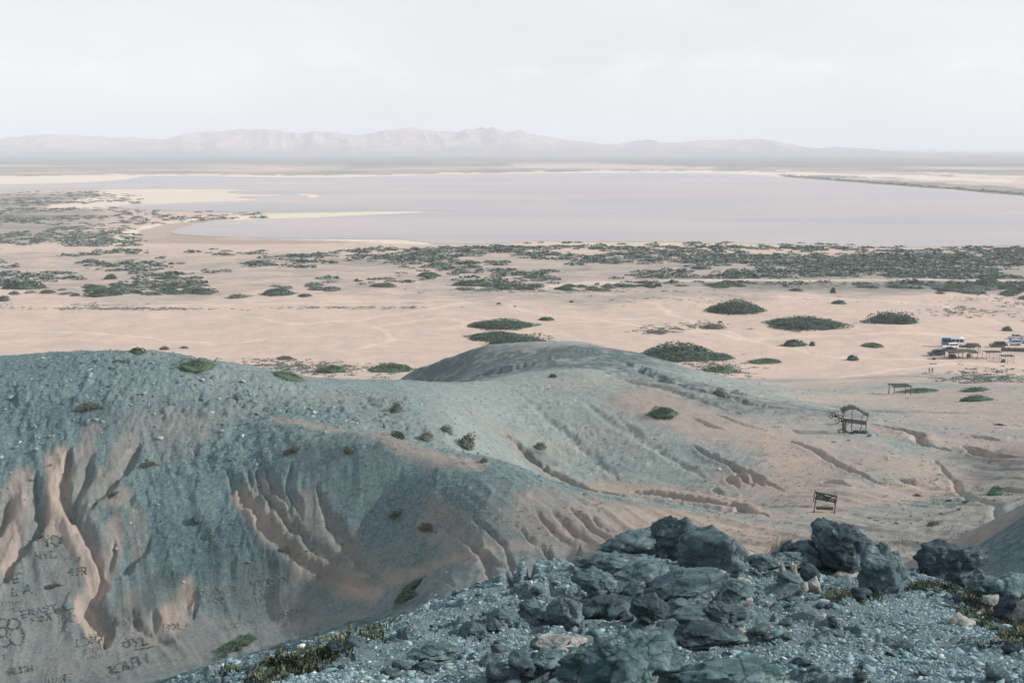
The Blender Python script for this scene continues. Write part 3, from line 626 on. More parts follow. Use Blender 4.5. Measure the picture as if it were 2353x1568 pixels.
def rock_material(name, c1, c2, c3, sc=1.0, strata=None):
    m = bpy.data.materials.new(name); m.use_nodes = True; t = m.node_tree; p = t.nodes['Principled BSDF']
    p.inputs['Roughness'].default_value = .9; p.inputs['Specular IOR Level'].default_value = .2
    tcn = N(t, 'ShaderNodeTexCoord'); P = tcn.outputs['Object']
    def nz(s, d=8, r=.68, sc3=None):
        n = N(t, 'ShaderNodeTexNoise', inp={'Scale': s, 'Detail': d, 'Roughness': r})
        if sc3:
            q = N(t, 'ShaderNodeMapping', inp={'Scale': sc3, 'Rotation': (0, R(strata or 0), 0)}); L(t, P, q.inputs[0]); L(t, q.outputs[0], n.inputs['Vector'])
        else: L(t, P, n.inputs['Vector'])
        return n.outputs[0]
    def rg(o, a, b, c=0, d=1):
        r = N(t, 'ShaderNodeMapRange', inp={1: a, 2: b, 3: c, 4: d}); L(t, o, r.inputs[0]); return r.outputs[0]
    def mx(fc, a, b):
        n = N(t, 'ShaderNodeMix', data_type='RGBA'); L(t, fc, n.inputs['Factor'])
        for k, v in (('A', a), ('B', b)):
            if isinstance(v, tuple): n.inputs[k].default_value = (*v, 1)
            else: L(t, v, n.inputs[k])
        return n.outputs['Result']
    col = mx(rg(nz(1.6*sc), .4, .62), c1, c2)
    col = mx(rg(nz(3.2*sc, 10, .75), .56, .64, 0, .75), col, c3)
    col = mx(rg(nz(14*sc, 6), .5, .72, 0, .6), col, tuple(x*.5 for x in c1))
    if strata is not None: col = mx(rg(nz(1.4*sc, 8, .7, (.6, .6, 9)), .5, .66, 0, .55), col, tuple(x*.55 for x in c1))
    wv = N(t, 'ShaderNodeTexNoise', inp={'Scale': 2.2*sc, 'Detail': 5}); L(t, P, wv.inputs['Vector']); va = N(t, 'ShaderNodeVectorMath', operation='MULTIPLY_ADD', inp={1: (.5, .5, .5)}); L(t, wv.outputs['Color'], va.inputs[0]); L(t, P, va.inputs[2])
    ms = N(t, 'ShaderNodeMapping', inp={'Scale': (.8, .8, 2.2), 'Rotation': (.2, R(strata or 15), .3)}); L(t, va.outputs[0], ms.inputs[0])
    vc = N(t, 'ShaderNodeTexVoronoi', feature='DISTANCE_TO_EDGE', inp={'Scale': 2.6*sc}); L(t, ms.outputs[0], vc.inputs['Vector'])
    crack = rg(vc.outputs['Distance'], .045, .0); ct = N(t, 'ShaderNodeTexVoronoi', inp={'Scale': 2.6*sc}); L(t, ms.outputs[0], ct.inputs['Vector'])
    hsv = N(t, 'ShaderNodeSeparateColor'); L(t, ct.outputs['Color'], hsv.inputs[0]); bl = N(t, 'ShaderNodeMix', data_type='RGBA', blend_type='MULTIPLY'); L(t, rg(hsv.outputs[0], 0, 1, 0, .55), bl.inputs['Factor']); L(t, col, bl.inputs['A']); bl.inputs['B'].default_value = (.58, .62, .64, 1); col = bl.outputs['Result']
    col = mx(crack, col, tuple(x*.42 for x in c1))
    L(t, col, p.inputs['Base Color'])
    h = nz(5*sc, 10, .72) if strata is None else nz(2.0*sc, 10, .72, (.7, .7, 8))
    b = N(t, 'ShaderNodeBump', inp={'Strength': .9, 'Distance': .07}); L(t, h, b.inputs['Height']); L(t, b.outputs[0], p.inputs['Normal'])
    return m
M_RDARK = rock_material('dark_lichened_rock', (.030, .052, .068), (.085, .135, .155), (.22, .29, .30))
M_RMID = rock_material('grey_green_rock', (.075, .12, .14), (.16, .225, .245), (.34, .40, .40))
M_RSTR = rock_material('layered_schist', (.065, .11, .13), (.155, .225, .25), (.38, .45, .46), strata=25)
M_RPALE = rock_material('pale_rock', (.27, .29, .28), (.42, .42, .39), (.56, .54, .50), 2)
M_RLICH = rock_material('lichen_boulder', (.060, .098, .118), (.16, .225, .245), (.34, .41, .42), .9)
M_RTEAL = rock_material('weathered_green_rock', (.065, .125, .14), (.16, .25, .265), (.38, .45, .43), 1.2)
def rock(px, by, w, h, label, m, seed, depth=.8, rz=0, tilt=0, sink=.18, sub=5, D=None, group=None, lean=0, zpy=None, **k):
    if D is None: x, D = hit2(px, by)
    else: x = ray(px, by)[0]*D
    z = gz(x, D) if zpy is None else H+float(ray(px, zpy)[1])*D
    dist = math.sqrt(x*x+D*D+(H-z)**2); s = dist/FPX
    sx_, sz_ = w*s/2, h*s; pv_, f = rock_verts(seed, sub, **k)
    pv_ = pv_/np.percentile(np.abs(pv_), 99, axis=0)
    pv_ = pv_*np.array([sx_, sx_*depth, sz_*(1+sink)/2]); pv_[:, 2] += sz_*(1+sink)/2-sz_*sink
    me = mesh_np('boulder', pv_, f, [m], smooth=False); o = link('boulder', me, loc=(x, D+sx_*depth*.5, z))
    o.rotation_euler = (R(lean), R(tilt), R(rz)); tag(o, label, 'rock', group); return o
BR = 'foreground boulders'
ROCKS = [
 (1552,1300,98,104,'dark rounded boulder perched at the left end of the big outcrop block', M_RDARK, 3, dict(depth=.9, nplanes=22, lump=.18, sink=.05)),
 (1638,1330,150,126,'largest grey boulder with lichen and a sunlit right rim, standing beside the dark rounded one', M_RLICH, 11, dict(depth=.55, nplanes=12, lean=-6, strata=.04, sink=.1)),
 (1607,1232,76,26,'thin cap stone lying across the top of the big boulder pair', M_RMID, 14, dict(depth=.8, tilt=6, D=21.2, zpy=1236)),
 (1475,1292,170,48,'broad pebbly rock hump behind the left of the boulders', M_RMID, 18, dict(D=22.5, depth=.9, tilt=-12, nplanes=26)),
 (1408,1335,175,46,'long pale topped slab jutting left below the rock hump', M_RSTR, 22, dict(depth=.7, tilt=-6, strata=.08)),
 (1372,1372,112,58,'overhanging slab with a dark cleft under the long pale slab', M_RSTR, 25, dict(depth=.7, tilt=6, strata=.1)),
 (1470,1368,150,62,'flat light topped slab between the overhang and the boulders', M_RSTR, 29, dict(depth=.8, tilt=-10, strata=.08)),
 (1585,1396,200,66,'big tilted rock mass carrying the boulder pair', M_RSTR, 33, dict(depth=.6, tilt=-14, strata=.07)),
 (1400,1422,170,52,'dark recessed rock under the overhanging slab', M_RDARK, 37, dict(depth=.6, tilt=-5)),
 (1478,1432,90,62,'brown grey block leaning in the middle of the outcrop', M_RDARK, 41, dict(depth=.6, tilt=20)),
 (1560,1418,70,36,'rounded stone wedged under the big rock mass', M_RMID, 45, dict(depth=.8)),
 (1590,1448,120,46,'blue grey flat faced block low in the outcrop', M_RSTR, 48, dict(depth=.6, tilt=-12)),
 (1527,1468,60,40,'pale grey egg shaped rock at the foot of the outcrop', M_RMID, 51, dict(depth=.8)),
 (1655,1440,110,60,'angular block on the right flank of the outcrop', M_RSTR, 54, dict(depth=.6, tilt=10)),
 (1690,1395,90,62,'grey block beside the white stone, under the largest boulder', M_RMID, 57, dict(depth=.7, tilt=-15)),
 (1620,1492,190,44,'long dark ledge ending in a pale corner stone', M_RDARK, 60, dict(depth=.5, tilt=-8, strata=.08)),
 (1500,1502,180,38,'low ledge of broken schist left of the long dark ledge', M_RSTR, 63, dict(depth=.6, tilt=-4, strata=.1)),
 (1700,1470,34,24,'small peach coloured stone at the end of the dark ledge', M_RPALE, 66, dict(sub=3)),
 (1813,1300,44,52,'narrow dark upright rock left of the round dark boulder', M_RDARK, 70, dict(depth=.8)),
 (1862,1306,92,66,'smooth brownish grey rock leaning on the round dark boulder', M_RMID, 73, dict(depth=.8, nplanes=10)),
 (1950,1322,140,106,'round dark boulder with a broken blue white face', M_RDARK, 76, dict(depth=.8, nplanes=20)),
 (2006,1358,120,104,'upright ribbed slab leaning on the round dark boulder', M_RSTR, 79, dict(depth=.5, nplanes=14, strata=.10, tilt=18)),
 (2042,1330,46,58,'knobbly dark rock at the right end of the ribbed slab', M_RDARK, 82, dict(depth=.8, lump=.3)),
 (2192,1342,142,82,'jagged dark rock alone at the right crest', M_RDARK, 85, dict(depth=.6, nplanes=24, lump=.3, rough=.2)),
 (2262,1372,70,58,'weathered rock at the foot of the shaded gully on the right', M_RMID, 88, dict(depth=.8)),
 (2318,1392,96,72,'large pale edged rock nearest the right edge of the crest', M_RTEAL, 91, dict(depth=.7)),
 (2320,1428,54,58,'dark lumpy rock in front of the pale edged rock at the right', M_RDARK, 94, dict(depth=.8, lump=.25)),
 (2362,1432,50,50,'cream rock cut by the right edge of the photo', M_RPALE, 97, dict(depth=.8)),
 (2274,1392,40,26,'small white stone among the green weeds on the right', M_RPALE, 99, dict(sub=3)),
 (1468,1590,320,112,'wide knobbly green grey outcrop at the bottom edge', M_RTEAL, 102, dict(depth=.6, nplanes=30, lump=.25, rough=.22, frac=.16, sink=.55)),
 (1690,1600,260,62,'low knobbly outcrop right of the bottom edge outcrop', M_RTEAL, 106, dict(depth=.6, nplanes=30, lump=.25, rough=.22, frac=.16, sink=.5)),
 (1706,1364,44,36,'brightest white stone, right of the outcrop', M_RPALE, 110, dict(sub=3)),
 (1718,1294,42,26,'white flat stone behind the largest boulder', M_RPALE, 113, dict(sub=3)),
 (1762,1316,74,36,'light brown angular stone between the two boulder groups', M_RMID, 116, dict()),
 (1712,1392,34,22,'peach stone just below the brightest white stone', M_RPALE, 119, dict(sub=3)),
 (1672,1385,22,18,'small pale chip propped against the outcrop', M_RPALE, 121, dict(sub=3)),
 (1800,1322,15,34,'left one of two pale upright slabs', M_RPALE, 124, dict(sub=3, lean=10, tilt=-18)),
 (1826,1326,15,38,'right one of two pale upright slabs', M_RPALE, 126, dict(sub=3, lean=10, tilt=-14)),
 (1818,1302,110,34,'flat grey ledge behind the two upright slabs', M_RMID, 128, dict(depth=.8)),
 (1862,1337,42,36,'black triangular stone right of the upright slabs', M_RDARK, 131, dict(sub=3, nplanes=7)),
 (1812,1352,62,34,'grey broken stones under the upright slabs', M_RMID, 134, dict()),
 (1842,1368,28,34,'bright cream stone below the upright slabs', M_RPALE, 137, dict(sub=3)),
 (1868,1362,34,32,'peach stone right of the bright cream stone', M_RPALE, 140, dict(sub=3)),
 (1792,1378,96,22,'long brown plank like slab lying under the upright slabs', M_RSTR, 143, dict(depth=.4, tilt=-18, rz=10)),
 (1945,1328,60,16,'splintered pale rock at the foot of the round dark boulder', M_RPALE, 146, dict(sub=3, depth=.7)),
 (1978,1374,46,22,'dark peaked stone on the gravel right of centre', M_RDARK, 149, dict(sub=3)),
 (2208,1440,60,22,'low cream slab sunk in the gravel at right', M_RPALE, 152, dict(sub=3, sink=.5)),
 (1218,1428,84,50,'pointed grey boulder left of the outcrop', M_RMID, 155, dict(sink=.5, nplanes=10)),
 (1298,1432,86,58,'flat topped grey boulder close to the overhang', M_RMID, 158, dict(sink=.5, nplanes=9)),
 (1150,1442,70,36,'low grey rock left of the pointed boulder', M_RMID, 161, dict(sink=.5, )),
 (1080,1462,64,32,'blue grey rock at the left end of the stony rib', M_RSTR, 164, dict(sink=.6, strata=.08)),
 (1126,1528,48,24,'brown rounded stone low in the middle of the gravel', M_RMID, 167, dict(sink=.6, )),
 (930,1468,38,25,'grey stone near the left crest', M_RMID, 170, dict(sink=.6, )),
 (1262,1528,110,20,'pale flat ledge in the lower middle of the gravel', M_RTEAL, 173, dict(sink=.6, strata=.08)),
 (1295,1488,120,17,'white streaked ledge under the two grey boulders', M_RPALE, 176, dict(sink=.6, strata=.1)),
 (980,1545,60,20,'dark stone in the shadowed scree at lower left', M_RDARK, 179, dict(sink=.6, )),
 (1010,1510,110,19,'weathered ledge across the lower left gravel', M_RTEAL, 182, dict(sink=.6, strata=.1)),
 (770,1500,36,26,'dark rock on the left crest among weeds', M_RDARK, 185, dict()),
 (548,918,26,15,'pale rock with a shaded hollow high on the left hill', M_RMID, 188, dict(sub=3)),
 (450,1206,28,20,'lone dark rock on the lower face of the left hill', M_RDARK, 190, dict(sub=3)),
 (155,1402,26,12,'stone beside the sand writing on the left slope', M_RMID, 192, dict(sub=3)),
]
for (px, by, w, h, lab, m, seed, k) in ROCKS: rock(px, by, w, h, lab, m, seed, **k)
# medium stones one can tell apart but not describe: same group
rs = np.random.RandomState(77)
sv_ = [mesh_np('stone', rock_verts(500+i, 3, nplanes=7, lump=.04, rough=.05)[0]*.5, ICO[3][1], [(M_RMID, M_RSTR, M_RDARK, M_RMID, M_RDARK, M_RSTR)[i % 6]], smooth=False) for i in range(6)]
placed = 0
while placed < 90:
    px, py = rs.uniform(760, 2340), rs.uniform(1330, 1560)
    if placed % 2: px, py = rs.normal(1690, 180), rs.normal(1400, 45)
    if py < 1335 or py > 1560 or px > 2350: continue
    x, D = hit2(px, py)
    if D > 26: continue
    o = link('stone', sv_[rs.randint(6)], loc=(x, D, gz(x, D)+.02)); s = rs.uniform(.07, .19)
    o.scale = (s*rs.uniform(.9, 1.7), s, s*rs.uniform(.45, .9)); o.rotation_euler = (rs.uniform(-.3, .3), rs.uniform(-.3, .3), rs.uniform(0, 6.3))
    tag(o, 'loose angular stone lying on the foreground scree', 'stone', 'loose stones on the foreground scree'); placed += 1

# ------------------------------------------------------------------ rubble too many to count
def island_mat(name, ramp, rough=.9):
    m = bpy.data.materials.new(name); m.use_nodes = True; t = m.node_tree; p = t.nodes['Principled BSDF']; p.inputs['Roughness'].default_value = rough; p.inputs['Specular IOR Level'].default_value = .2
    g = N(t, 'ShaderNodeNewGeometry'); r = N(t, 'ShaderNodeValToRGB'); e = r.color_ramp.elements
    while len(e) < len(ramp): e.new(.5)
    for i, (q, c) in enumerate(ramp): e[i].position = q; e[i].color = (*c, 1)
    r.color_ramp.interpolation = 'LINEAR'; L(t, g.outputs['Random Per Island'], r.inputs[0]); L(t, r.outputs[0], p.inputs['Base Color']); return m
def rotm(rs, n_):
    q = rs.normal(size=(n_, 4)); q /= np.linalg.norm(q, axis=1)[:, None]; w, x, y, z = q.T
    return np.stack([1-2*(y*y+z*z), 2*(x*y-z*w), 2*(x*z+y*w), 2*(x*y+z*w), 1-2*(x*x+z*z), 2*(y*z-x*w), 2*(x*z-y*w), 2*(y*z+x*w), 1-2*(x*x+y*y)], -1).reshape(-1, 3, 3)
def scatter(name, P, S, m, seed, sub=1, flat=.55, smooth=False):
    rs = np.random.RandomState(seed); v, f = ICO[sub]; n_ = len(P)
    VV = v[None]*rs.uniform(.55 if sub else .7, 1.3, (n_, len(v), 1))
    VV = VV*np.stack([rs.uniform(.8, 1.7, n_), rs.uniform(.6, 1.1, n_), rs.uniform(.35, .9, n_)], -1)[:, None]
    VV = np.einsum('nij,nvj->nvi', rotm(rs, n_), VV); VV[:, :, 2] *= flat/.55*.75
    VV = VV*S[:, None, None]+P[:, None]
    FF = f[None]+(np.arange(n_)*len(v))[:, None, None]
    return link(name, mesh_np(name, VV.reshape(-1, 3), FF.reshape(-1, 3), [m], smooth=smooth))
M_GRAV = island_mat('rubble', [(0, (.050, .098, .12)), (.35, (.13, .215, .25)), (.75, (.215, .315, .345)), (.975, (.29, .385, .41)), (1, (.60, .60, .57))])
M_HSTONE = island_mat('hill_stones', [(0, (.06, .09, .10)), (.5, (.15, .20, .21)), (.95, (.25, .31, .31)), (1, (.40, .44, .43))])
def polar(rs, n_, d0, d1, t0=-.5, t1=.5):
    D = np.exp(rs.uniform(math.log(d0+CC), math.log(d1+CC), n_))-CC; T = rs.uniform(t0, t1, n_); return T*(D+CC), D
rs = np.random.RandomState(5)
n_ = 190000; gx_, gy_ = polar(rs, n_, 7.2, 28, -.5, .5)
S = np.minimum(.0080*rs.pareto(3.0, n_)+.009, .06)*(.75+gy_/25)
cl = fbm(gx_/1.4, gy_/1.4, 61, 3); keep = rs.rand(n_) < np.clip(.72+cl*1.5, .12, 1)
gx_, gy_, S = gx_[keep], gy_[keep], S[keep]
P = np.stack([gx_, gy_, zat(ZF, gx_, gy_)+S*.15], -1)
tag(scatter('gravel', P, S, M_GRAV, 6, 0, .42), kind='stuff')
# stones on the hills
n_ = 26000; gx_, gy_ = polar(rs, n_, 92, 235, -.52, .46)
den = .18+.9*np.exp(-(((gx_+46)/32)**2+((gy_-138)/15)**2))+.25*(fbm(gx_/12, gy_/12, 66, 3))
sa = zat(sand[:NR], gx_, gy_); hl = zat(hillness[:NR], gx_, gy_)
keep = (rs.rand(n_) < np.clip(den, .03, 1)*(1-.8*sa.clip(0, 1))*hl); gx_, gy_ = gx_[keep], gy_[keep]
lm = np.exp(-(((gx_+46)/30)**2+((gy_-139)/13)**2))
S = np.minimum(.05+.05*rs.pareto(2.2, len(gx_)), .26)*(1+1.1*lm)
P = np.stack([gx_, gy_, zat(ZF, gx_, gy_)+S*.1], -1)
tag(scatter('hill_rubble', P, S, M_HSTONE, 8), kind='stuff')

# ------------------------------------------------------------------ shrubs
def leaf_mat(name, c1, c2, c3):
    m = island_mat(name, [(0, c1), (.55, c2), (1, c3)], .8); return m
M_LEAF = leaf_mat('shrub_leaves', (.022, .045, .036), (.045, .085, .060), (.085, .13, .080))
M_LEAFG = leaf_mat('green_leaves', (.026, .052, .038), (.045, .088, .055), (.085, .13, .075))
M_LEAFB = leaf_mat('dry_twigs', (.042, .052, .046), (.085, .095, .08), (.16, .16, .135))
M_SCRUB = leaf_mat('scrub_leaves', (.075, .105, .095), (.14, .17, .155), (.27, .26, .235))
def shrub_mesh(name, seed, nleaf, ls, m, lumps=5, edge=.25, core_on=True):
    """unit dome (radius 1, height 1) of small leaf faces on hidden stems, uneven outline with gaps"""
    rs = np.random.RandomState(seed)
    ang = rs.uniform(0, 6.2832, lumps); rad = rs.uniform(.1, .6, lumps); lr = rs.uniform(.35, .65, lumps)
    k = rs.randint(lumps, size=nleaf); d = rs.normal(size=(nleaf, 3)); d /= np.linalg.norm(d, axis=1)[:, None]; d[:, 2] = np.abs(d[:, 2])
    rr = rs.uniform(.72, 1.0, nleaf)**.5
    c = np.stack([np.cos(ang)*rad, np.sin(ang)*rad, np.zeros(lumps)], -1)[k]+d*(lr[k]*rr)[:, None]*np.array([1, 1, 1.15])
    if not core_on:      # creeping mat: leaves only, torn outline
        a3 = rs.uniform(0, 6.2832, nleaf); rm = .62+.30*np.sin(a3*2+seed)+.16*np.sin(a3*5+seed*2)+.12*np.sin(a3*9+seed); r3 = rs.rand(nleaf)**.55*rm
        c = np.stack([np.cos(a3)*r3, np.sin(a3)*r3, .25+rs.rand(nleaf)*.75*(1-np.clip(r3, 0, 1)**1.5)], -1)
    base = rs.rand(nleaf) < (.35 if core_on else 0)      # skirt of low leaves reaching the outline
    a2 = rs.uniform(0, 6.2832, nleaf); r2 = np.sqrt(rs.rand(nleaf))*(1+edge*np.sin(a2*3+seed)*.6+rs.normal(0, .03, nleaf))
    c[base] = np.stack([np.cos(a2)*r2, np.sin(a2)*r2, (1-np.clip(r2, 0, 1)**1.7)*rs.uniform(.3, .75, nleaf)], -1)[base]
    c /= np.array([1, 1, max(c[:, 2].max(), .1)])
    q = np.array([[-1, -.5, 0], [.2, -.9, 0], [1, .4, .2], [-.3, .9, -.1]])
    M = rotm(rs, nleaf); s = ls*rs.uniform(.6, 1.5, nleaf)
    VV = np.einsum('nij,vj->nvi', M, q)*s[:, None, None]+c[:, None]
    Ff = np.arange(nleaf*4).reshape(-1, 4)
    # crown core: a lumpy dome just inside the leaves
    v, f = ICO[3]; keepv = v.copy(); keepv[:, 2] = np.maximum(keepv[:, 2], -.05)
    th = np.hypot(keepv[:, 0], keepv[:, 1]); core = keepv*np.array([.80, .80, .62])*(1+.28*n3(keepv, 2.4, seed, 2))[:, None]
    Fc = np.concatenate([f, f[:, 2:3]], 1)
    me = bpy.data.meshes.new(name)
    VA = np.concatenate([VV.reshape(-1, 3), core]); off = nleaf*4
    faces = [tuple(x) for x in Ff.tolist()]+([tuple(x) for x in (f+off).tolist()] if core_on else [])
    if not core_on: VA = VA[:off]
    me.from_pydata(VA.tolist(), [], faces); me.materials.append(m); me.update(); return me
SH = {'mound': [shrub_mesh('shrub', 40+i, 3200, .030, M_LEAF, 7, .3) for i in range(3)],
      'bush': [shrub_mesh('shrub', 50+i, 1300, .055, M_LEAF, 4, .4) for i in range(3)],
      'green': [shrub_mesh('shrub', 60+i, 2400, .035, M_LEAFG, 6, .3) for i in range(2)],
      'dry': [shrub_mesh('shrub', 70+i, 700, .05, M_LEAFB, 6, .5) for i in range(2)],
      'matgreen': [shrub_mesh('shrub', 90+i, 3600, .030, M_LEAFG, 4, .3, False) for i in range(2)],
      'matdry': [shrub_mesh('shrub', 94+i, 1500, .045, M_LEAFB, 4, .3, False) for i in range(2)],
      'scrub': [shrub_mesh('shrub', 80+i, 260, .13, M_SCRUB, 3, .4) for i in range(4)]}
for k in ('dry',):   # dry bushes are open: no core
    pass
cnt = 0
def shrub(px, by, w, h, label, style='bush', group=None, D=None, depth=.75, flat=False, rz=None, name='shrub'):
    global cnt
    cnt += 1
    if D is None: x, D = hit2(px, by)
    else: x = ray(px, by)[0]*D
    z = gz(x, D) if D < 419 else 0
    s = math.sqrt(x*x+D*D+(H-z)**2)/FPX; ang = math.atan2(H-z, D)
    rx = w*s/2
    if flat:
        hz_ = min(.5, h*s*.4); ry = max((h*s-hz_)/math.sin(ang)/2, .2)
    else: ry = rx*depth; hz_ = max(h*s-ry*math.sin(ang)*.9, h*s*.42)
    o = link(name, SH[style][cnt % len(SH[style])], loc=(x, D+ry*.8, (gz(x, D+ry*.8) if D < 410 else 0)-.04*hz_)); o.scale = (rx, ry, hz_)
    rz_ = rs.choice([0, math.pi])+rs.uniform(-.12, .12) if rz is None else rz
    if 30 < D < 300:      # lie on the slope
        yy = D+ry*.8; e_ = 1.5; nv = Vector((-(gz(x+e_, yy)-gz(x-e_, yy))/(2*e_), -(gz(x, yy+e_)-gz(x, yy-e_))/(2*e_), 1)).normalized()
        if flat: ry = min(max(h*s/max(math.sin(ang)+.55*-nv.y, .3)/2, .25), rx*.8); o.scale = (rx, ry, min(hz_, .5))
        o.rotation_euler = (nv.to_track_quat('Z', 'Y').to_matrix().to_4x4() @ Matrix.Rotation(rz_, 4, 'Z')).to_euler()
    else: o.rotation_euler = (0, 0, rz_)
    return tag(o, label, 'shrub', group)
SHRUBS = [
 (1699,721,152,37,'large domed mound of dark green shrub, uppermost of three on the right','mound'),
 (1866,757,212,34,'widest low mound of dark green shrub, in the middle of three on the right','mound'),
 (2062,745,120,33,'mound of dark green shrub with sand at its foot, rightmost of three','mound'),
 (1150,757,176,27,'upper of the long green mounds standing behind the hill top in the centre','mound'),
 (1140,783,160,25,'middle long green mound behind the hill top in the centre','mound'),
 (1195,802,170,38,'nearest long green mound touching the hill top in the centre','mound'),
 (1253,737,38,11,'small round bush right of the centre mounds','bush'),
 (1929,700,36,11,'small dark bush between the upper right mounds','bush'),
 (1832,796,60,19,'small peaked bush alone on the sand below the widest mound','bush'),
 (1866,795,15,13,'tiny round bush touching the small peaked bush','bush'),
 (2008,799,56,13,'low bush crescent with bare sand in its middle','green'),
 (1962,829,30,15,'dark little bush left of the parked vehicles','bush'),
 (1565,832,210,56,'big dark mound of shrub rising behind the ridge right of centre','mound'),
 (1640,828,124,18,'low green shrub tongue at the right of the big dark mound','mound'),
 (1660,857,86,22,'spreading shrub at the foot of the big dark mound','green'),
 (1765,836,80,15,'thin line of shrub on a sand bank right of the big dark mound','green'),
 (310,814,40,17,'dome shaped bush peeping over the left hill crest','bush'),
 (374,804,26,11,'small bush just right of the dome shaped bush','dry'),
 (421,801,22,7,'flat little bush on the sand behind the left hill','dry'),
 (650,827,44,12,'brownish bush on the sand bank left of centre','dry'),
 (757,857,80,22,'green bush on the sand bank left of the widest green patch','green'),
 (893,856,112,27,'widest green patch on the sand bank left of centre','green'),
 (445,852,100,26,'green windswept bush on the crest of the left hill','green'),
 (655,868,112,19,'low green bush behind the right shoulder of the left hill','green'),
 (1525,962,78,28,'bright green round bush on the middle hill','green'),
 (2296,1136,50,24,'rounded green bush on the terrace near the right edge','green'),
 (2150,1207,40,16,'small grey green bush on the pale terrace above the jagged rock','dry'),
 (2117,902,110,17,'low green bush right of the small far ramada','green'),
 (2250,898,72,14,'thin green bush on the sand below the parking place','green'),
 (2253,922,80,19,'lower green bush on the sand below the parking place','green'),
 (2317,761,24,12,'small dark bush behind the parked cars','bush'),
 (230,683,84,22,'large dark bush on the far left edge of the sand','bush'),
 (105,675,40,10,'flat bush left of the large dark bush','bush'),
 (385,675,80,9,'long flat bush along the sand edge at left','bush'),
 (460,675,66,14,'humped bush at the end of the long flat bush','bush'),
 (635,679,84,18,'dark bush group on the sand edge left of centre','bush'),
 (697,681,32,8,'small bush beside the dark bush group','bush'),
 (385,642,62,9,'flat dark bush in the scrub at upper left','bush'),
 (250,642,32,14,'upright dark bush in the scrub at upper left','bush'),
 (35,666,96,24,'dense bush patch at the left edge of the photo','bush'),
 (3,691,26,12,'bush cut by the left edge of the photo','bush'),
 (985,637,64,14,'humped bush in the scrub above the centre mounds','bush'),
 (880,658,62,9,'flat bush in the scrub left of the humped bush','bush'),
 (1080,657,90,15,'wide bush row in the scrub above the centre mounds','bush'),
 (1217,665,24,10,'single small bush on the sand above the centre mounds','bush'),
 (1478,652,50,8,'flat bush beside the pale track','bush'),
 (1830,669,36,7,'small flat bush below the pale track','bush'),
 (1914,672,14,14,'tiny upright bush below the pale track at right','bush'),
 (2280,656,64,18,'dense dark bush hanging below the scrub belt at right','bush'),
 (1145,699,12,6,'brown dot of a bush left on the open sand','dry'),
 (1183,705,9,4,'smallest brown tuft on the open sand','dry'),
 (1313,695,10,6,'dark tuft right of the brown dot on the open sand','bush'),
 (1640,757,60,15,'dry brown bush mound between the big mounds at right','dry'),
 (1654,742,12,6,'little dry bush above the dry brown mound','dry'),
 (1510,767,66,8,'dry creeping bush on the sand right of the centre mounds','dry'),
 (1067,1030,62,46,'dry grey bush, largest on the face of the middle hill','dry'),
 (1024,992,44,20,'dry bush up left of the largest grey one','dry'),
 (976,1014,42,20,'dark creeping bush left of the largest grey one','dry'),
 (914,1006,42,18,'dark bush lying on the sand strip of the spur','bush'),
 (911,948,34,28,'wispy dry bush on the middle hill shoulder','dry'),
 (1270,867,24,10,'tiny bush on the lit crest of the middle hill','bush'),
 (1110,1063,20,15,'tiny dry bush above the sand strip of the spur','dry'),
 (800,1047,34,15,'olive brown cushion plant on the left spur','dry'),
 (1242,1032,40,20,'dark low bush beside the gully of the middle hill','dry'),
 (1655,912,50,20,'dark bush patch on the shaded slope behind the middle hill','dry'),
]
FLATS = [
 (932,1396,134,50,'olive green bush mat in the hollow left of the gravel crest','green'),
 (540,1494,126,30,'oval green plant mat on the sandy valley floor','green'),
 (908,1208,38,18,'olive cushion on the spur face, left one','dry'),(978,1232,44,20,'olive cushion on the spur face, right one','dry'),
 (643,1276,40,16,'olive cushion by the sand gullies of the left hill','dry'),(118,1360,36,12,'brown cushion between the letters on the sand slope','dry'),
 (255,1152,24,14,'dark cushion above the tan spot on the left hill','dry'),(195,960,50,22,'brownish flat cushion high on the left hill','dry'),(668,1048,46,16,'brown cushion on the shoulder of the left hill','dry'),(338,1085,36,12,'brown cushion in the middle of the left hill','dry'),
 (2110,1140,20,6,'dark weed patch on the pale terrace, left','dry'),(2183,1152,24,8,'dark weed patch on the pale terrace, middle','dry'),(2220,1155,28,6,'dark weed patch on the pale terrace, right','dry'),(2205,1170,18,6,'small weed patch under the middle one on the terrace','dry'),
 (265,833,34,8,'flat dark bush on top of the left hill','bush'),(2300,978,24,8,'small weed patch above the right gully','dry'),
]
for a in SHRUBS: shrub(*a[:5], a[5], D=348 if a[0] == 1195 else None)
for a in FLATS: shrub(a[0], a[1], a[2]*1.25, a[3]*1.2, a[4], {'green': 'matgreen', 'dry': 'matdry', 'bush': 'matdry'}[a[5]], flat=True, D=100 if a[0] == 932 else None)
# scrub belt between sand and lake: the nearest 215 plants one by one, the rest as one mass
rs = np.random.RandomState(909)
cand = []
while len(cand) < 15000:
    px, py = rs.uniform(-80, 2430), rs.uniform(563, 700)
    x, y = plain_pt(px, py)
    cand.append((x, y, px, py, rs.rand()))
cand = np.array(cand)
